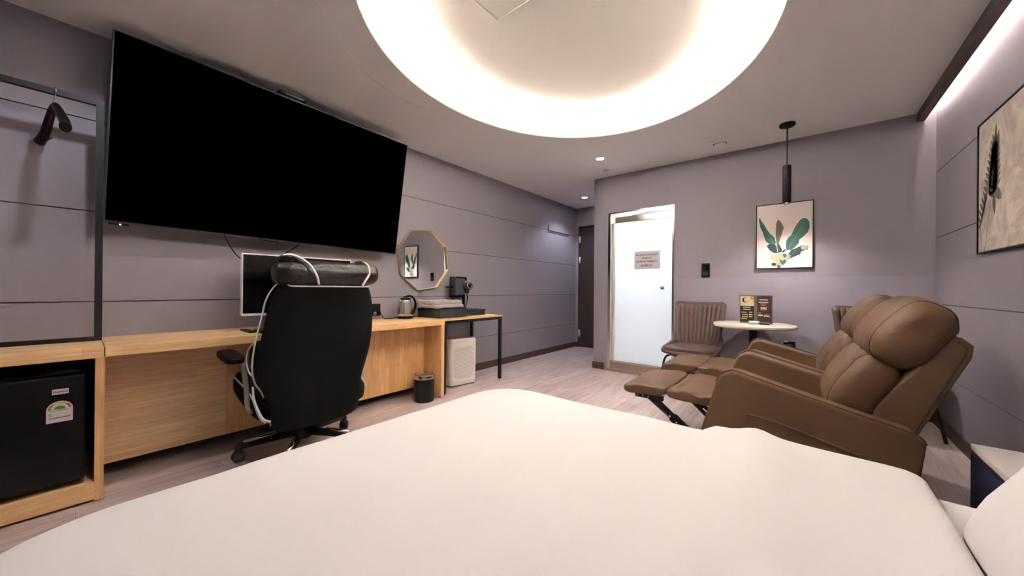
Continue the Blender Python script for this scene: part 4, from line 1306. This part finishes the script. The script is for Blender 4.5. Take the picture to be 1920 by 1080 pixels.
t = thing('ashtray', 'small pale glass ashtray in front of the menu stand', 'ashtray', (2.845, 3.93, 0.733))
obj('bowl', MB().lathe([(0.020, 0), (0.036, 0.004), (0.043, 0.026), (0.040, 0.028), (0.032, 0.010), (0.001, 0.008)], (2.845, 3.93, 0.733), 32), 'ashtray', t)
t = thing('remote_control', 'small black and white remote lying on the round table', 'remote control', (2.92, 3.93, 0.733))
obj('case', MB().box(2.885, 2.962, 3.915, 3.945, 0.733, 0.748, bev=0.004), 'black', t)
obj('face', MB().box(2.888, 2.958, 3.918, 3.942, 0.748, 0.7505), 'white', t)


def dining_chair(x, y, rz, label, first=[None]):
    if first[0] is None:
        t = thing('dining_chair', label, 'chair', (0, 0, 0), 0, 'ribbed chairs at the round table')
        # ribbed back: outline widens to the top, edges wrap forward
        nu, nv = 132, 14
        mb = MB(); bm = mb.bm

        def P(u, v, off):
            hw = 0.185 + 0.052 * v ** 0.8
            x_ = u * hw
            z_ = 0.435 + 0.465 * v
            if v > 0.9: pass
            corner = max(0, abs(u) - 0.86) / 0.14
            z_ -= 0.018 * corner ** 2 * (v ** 6)
            y_ = 0.185 + 0.085 * v - 0.050 * abs(u) ** 2.6
            z_ += 0.010 * abs(u) ** 2 * v - 0.0
            rib = abs(math.sin((u * 0.5 + 0.5) * PI * 11)) ** 0.6
            if abs(u) > 0.985: rib = 0.6
            f = min(1, v * 8) * min(1, (1 - v) * 20 + 0.15)
            return Vector((x_, y_ + off * (-0.014 - 0.011 * rib * f if off > 0 else 0.022 * 0.9 * -off / abs(off) * -1 if off < 0 else 0), z_))
        front = [[bm.verts.new(P(-1 + 2 * i / nu, j / nv, 1)) for i in range(nu + 1)] for j in range(nv + 1)]

        def PB(u, v):
            p = P(u, v, 0); p.y += 0.018; return p
        back = [[bm.verts.new(PB(-1 + 2 * i / nu, j / nv)) for i in range(nu + 1)] for j in range(nv + 1)]
        for G in (front, back):
            for j in range(nv):
                for i in range(nu): mb._face([G[j][i], G[j][i + 1], G[j + 1][i + 1], G[j + 1][i]], True)
        for i in range(nu):
            mb._face([front[nv][i], front[nv][i + 1], back[nv][i + 1], back[nv][i]], True)
            mb._face([front[0][i], front[0][i + 1], back[0][i + 1], back[0][i]], True)
        for j in range(nv):
            for e in (0, nu): mb._face([front[j][e], front[j + 1][e], back[j + 1][e], back[j][e]], True)
        obj('backrest', mb, 'chairfab', t, local=True)
        rim = [P(-1, j / nv, 0) for j in range(nv + 1)] + [P(-1 + 2 * i / 24, 1, 0) for i in range(1, 24)] + [P(1, 1 - j / nv, 0) for j in range(nv + 1)]
        obj('back_rim', MB().tube([p + Vector((0, 0.0, 0)) for p in rim], 0.013, 8), 'chairfab', t, local=True)
        obj('seat', MB().sell(0.232, 0.225, 0.045, Matrix.Translation((0, -0.02, 0.440)), 0.38, 0.5, 48, 32), 'chairfab', t, local=True)
        mb = MB()
        for s_ in (-1, 1):
            pth = smooth_path([(s_ * 0.195, 0.20, 0.58), (s_ * 0.215, 0.15, 0.515), (s_ * 0.235, 0.05, 0.475), (s_ * 0.245, -0.10, 0.455), (s_ * 0.225, -0.22, 0.43), (s_ * 0.12, -0.262, 0.420), (0, -0.268, 0.418)], 6)
            mb.tube(pth, [0.020 + 0.004 * math.sin(i * 0.2) for i in range(len(pth))], 10)
        obj('seat_rim', mb, 'chairfab', t, local=True)
        obj('seat_shell', MB().sell(0.20, 0.20, 0.03, Matrix.Translation((0, -0.02, 0.405)), 0.4, 0.5, 32, 20), 'black', t, local=True)
        for sx in (-1, 1):
            for sy in (-1, 1):
                pth = smooth_path([(sx * 0.08, sy * 0.10, 0.395), (sx * 0.16, sy * 0.16 - 0.02, 0.39), (sx * 0.205, sy * 0.195 - 0.02, 0.355), (sx * 0.228, sy * 0.215 - 0.02, 0.22), (sx * 0.262, sy * 0.250 - 0.02, 0.008)], 6)
                obj('leg', MB().tube(pth, 0.0105, 10), 'black_metal', t, local=True)
        first[0] = t
    else:
        t = copy_tree(first[0]); t['label'] = label
    t.location = (x, y, 0); t.rotation_euler = (0, 0, rz)
    return t


dining_chair(2.335, 3.955, math.radians(-3), 'ribbed mauve brown chair between the round table and the frosted glass door')
dining_chair(3.66, 3.985, math.radians(7), 'ribbed mauve brown chair behind the recliners, its seat hidden')

# ================================================================== WALL THINGS
t = thing('leaf_picture', 'framed print of green banana leaves on pale pink above the round table', 'picture', (3.045, D, 1.57))
p0, p1, q0, q1 = 2.825, 3.267, 1.258, 1.893
fy0 = D - 0.028
mb = MB()
fwid = 0.008
mb.box(p0, p0 + fwid, fy0, D, q0, q1).box(p1 - fwid, p1, fy0, D, q0, q1).box(p0 + fwid, p1 - fwid, fy0, D, q0, q0 + fwid).box(p0 + fwid, p1 - fwid, fy0, D, q1 - fwid, q1)
obj('frame', mb, 'black', t)
obj('print_paper', MB().box(p0 + fwid, p1 - fwid, fy0 + 0.006, D - 0.004, q0 + fwid, q1 - fwid), 'canvas', t)


def PP(u, v, k=0):     # zoomed crop pixel (1043x1080 crop of 140x145 px) to wall
    xl = 158 + (150 - 158) * (v - 150) / 840; xr = 918
    a = (u - xl) / (xr - xl)
    top = 155 + (70 - 155) * a; bot = 990 + (975 - 990) * a
    b = (v - top) / (bot - top)
    # foreshortening along the wall is mild
    a = a * (1 + 0.10 * (1 - a)) if False else a
    return (p0 + fwid + a * (p1 - p0 - 2 * fwid), fy0 + 0.0055 - 0.0004 * k, q1 - fwid - b * (q1 - q0 - 2 * fwid))


def leaf(name, pts, mat, k, parent=t, lab=None):
    return obj(name, MB().poly([PP(u, v, k) for u, v in pts]), mat, parent, label=lab)


leaf('printed_leaf', [(195, 300), (215, 340), (262, 400), (300, 465), (350, 525), (412, 575), (425, 640), (412, 690), (380, 655), (330, 655), (290, 635), (262, 570), (240, 505), (205, 440), (183, 345)], 'leaf_green', 1)
leaf('printed_leaf', [(458, 325), (490, 350), (520, 395), (537, 440), (515, 510), (490, 590), (470, 650), (478, 700), (450, 720), (432, 640), (425, 560), (428, 470), (432, 380)], 'leaf_olive', 1)
leaf('printed_leaf', [(800, 308), (845, 315), (878, 365), (880, 435), (858, 500), (800, 560), (745, 605), (740, 650), (690, 705), (640, 740), (575, 745), (568, 690), (572, 620), (600, 575), (640, 540), (670, 470), (715, 390), (760, 330)], 'leaf_green', 1)
leaf('printed_leaf', [(868, 690), (860, 735), (800, 755), (775, 760), (760, 800), (700, 825), (640, 850), (590, 880), (600, 800), (640, 740), (700, 720), (760, 690), (800, 678)], 'leaf_dark', 1)
leaf('printed_leaf', [(870, 700), (845, 738), (795, 742), (765, 715), (775, 690), (820, 682)], 'leaf_pale', 2)
leaf('printed_leaf', [(295, 690), (340, 655), (400, 660), (440, 690), (470, 660), (520, 740), (500, 775), (440, 780), (405, 785), (350, 755)], 'leaf_dark', 2)
leaf('printed_leaf', [(335, 850), (400, 800), (460, 780), (520, 790), (580, 800), (635, 815), (620, 860), (580, 870), (575, 915), (520, 950), (470, 945), (430, 905), (375, 890)], 'leaf_pale', 3)
leaf('printed_leaf', [(475, 860), (520, 890), (560, 870), (575, 900), (530, 950), (500, 925)], 'leaf_green', 4)
leaf('printed_leaf', [(520, 800), (570, 790), (580, 830), (545, 850)], 'leaf_green', 4)
leaf('printed_leaf', [(358, 935), (385, 912), (440, 925), (430, 952), (385, 960)], 'leaf_dark', 4)
leaf('printed_stem', [(440, 940), (500, 955), (490, 985), (450, 985)], 'leaf_brown', 4)
leaf('printed_stem', [(425, 620), (437, 620), (462, 770), (448, 770)], 'leaf_pale', 4)
leaf('printed_stem', [(505, 765), (560, 725), (568, 740), (535, 780)], 'leaf_dark', 4)
mb = MB()
for a_, b_ in (((815, 350), (600, 735)), ((215, 360), (405, 660)), ((745, 710), (610, 840))):
    d_ = Vector((b_[0] - a_[0], b_[1] - a_[1])).normalized(); n__ = (-d_.y * 3, d_.x * 3)
    mb.poly([PP(a_[0], a_[1], 3), PP(b_[0] - n__[0], b_[1] - n__[1], 3), PP(b_[0] + n__[0], b_[1] + n__[1], 3)])
obj('leaf_vein', mb, 'leaf_vein', t)

t = thing('thermostat', 'small black control panel on the wall right of the bathroom door', 'wall control', (2.372, D, 1.26))
obj('case', MB().box(2.332, 2.410, D - 0.016, D - 0.001, 1.182, 1.334, bev=0.003), 'black', t)
obj('display', MB().box(2.345, 2.397, D - 0.0175, D - 0.016, 1.262, 1.318), 'monitor_screen', t)
pieces('button', MB().box(2.345, 2.368, D - 0.0175, D - 0.016, 1.20, 1.235).box(2.374, 2.397, D - 0.0175, D - 0.016, 1.20, 1.235), 'charcoal', t)
t = thing('wall_outlet', 'black wall outlet with a plug adapter low beside round table', 'wall outlet', (3.095, D, 0.515))
obj('plate', MB().box(3.050, 3.140, D - 0.012, D - 0.0015, 0.474, 0.556, bev=0.003), 'black', t)
obj('adapter', MB().prism([(3.065, 0.522), (3.095, 0.505), (3.125, 0.522), (3.118, 0.53), (3.072, 0.53)], 'y', D - 0.05, D - 0.012, bev=0.002), 'charcoal', t)
obj('dust_cover', MB().box(3.055, 3.085, D - 0.02, D - 0.012, 0.548, 0.557), 'white', t)

# picture on the right wall, running out of the frame
t = thing('palm_picture', 'thin black framed print of grey palm leaves on a marbled ground', 'picture', (W, 2.95, 1.63))
ya, yb, za, zb = 2.45, 3.357, 1.266, 2.021
mb = MB(); fx = W - 0.030
mb.box(fx, W, ya, ya + 0.008, za, zb).box(fx, W, yb - 0.008, yb, za, zb).box(fx, W, ya + 0.008, yb - 0.008, za, za + 0.008).box(fx, W, ya + 0.008, yb - 0.008, zb - 0.008, zb)
obj('frame', mb, 'black', t)
obj('print_paper', MB().box(fx + 0.006, W - 0.004, ya + 0.008, yb - 0.008, za + 0.008, zb - 0.008), 'marble', t)


def frond(parts, stem, mat, k, nm):
    xx = fx + 0.0055 - 0.0004 * k
    mb = MB()
    for pts in parts: mb.poly([(xx, y_, z_) for y_, z_ in pts])
    if stem:
        for (a_, b_) in stem: mb.poly([(xx + 0.0001, a_[0] - 0.0025, a_[1]), (xx + 0.0001, a_[0] + 0.0025, a_[1]), (xx + 0.0001, b_[0] + 0.0025, b_[1]), (xx + 0.0001, b_[0] - 0.0025, b_[1])])
    return obj(nm, mb, mat, t)


def blade(y0_, z0_, ang_, L, wd):
    c, s_ = math.cos(ang_), math.sin(ang_)
    out = []
    for u, v in ((0, -0.5), (0.35, -1), (0.7, -0.75), (1, 0), (0.75, 0.7), (0.35, 1), (0, 0.5)):
        out.append((y0_ + c * u * L - s_ * v * wd, z0_ + s_ * u * L + c * v * wd))
    return out


# big leaf: leaflets fanning from a rib (y decreases towards the right of the photo)
parts = []
for i in range(9):
    f = i / 8; yb_ = 3.165 - 0.05 * f; zb_ = 1.585 + 0.24 * f
    for s_ in (-1, 1):
        a_ = math.radians(90 + s_ * (62 - 34 * f)); parts.append(blade(yb_, zb_, a_, 0.135 - 0.04 * f, 0.017))
parts.append([(3.20, 1.58), (3.145, 1.56), (3.09, 1.63), (3.09, 1.74), (3.12, 1.86), (3.16, 1.84), (3.20, 1.70)])
parts.append(blade(3.12, 1.84, math.radians(95), 0.12, 0.015)); parts.append(blade(3.14, 1.57, math.radians(-100), 0.11, 0.02)); parts.append(blade(3.12, 1.60, math.radians(-140), 0.10, 0.03))
frond(parts, [((3.165, 1.57), (3.262, 1.274))], 'leaf_grey', 1, 'printed_leaf')
parts = []
for i in range(6):
    f = i / 5; yb_ = 3.325 - 0.09 * f; zb_ = 1.42 + 0.14 * f
    for s_ in (-1, 1):
        a_ = math.radians(75 + s_ * (42 - 20 * f)); parts.append(blade(yb_, zb_, a_, 0.085, 0.011))
frond(parts, [((3.315, 1.42), (3.305, 1.274)), ((3.315, 1.41), (3.345, 1.40))], 'leaf_brown', 2, 'printed_leaf')
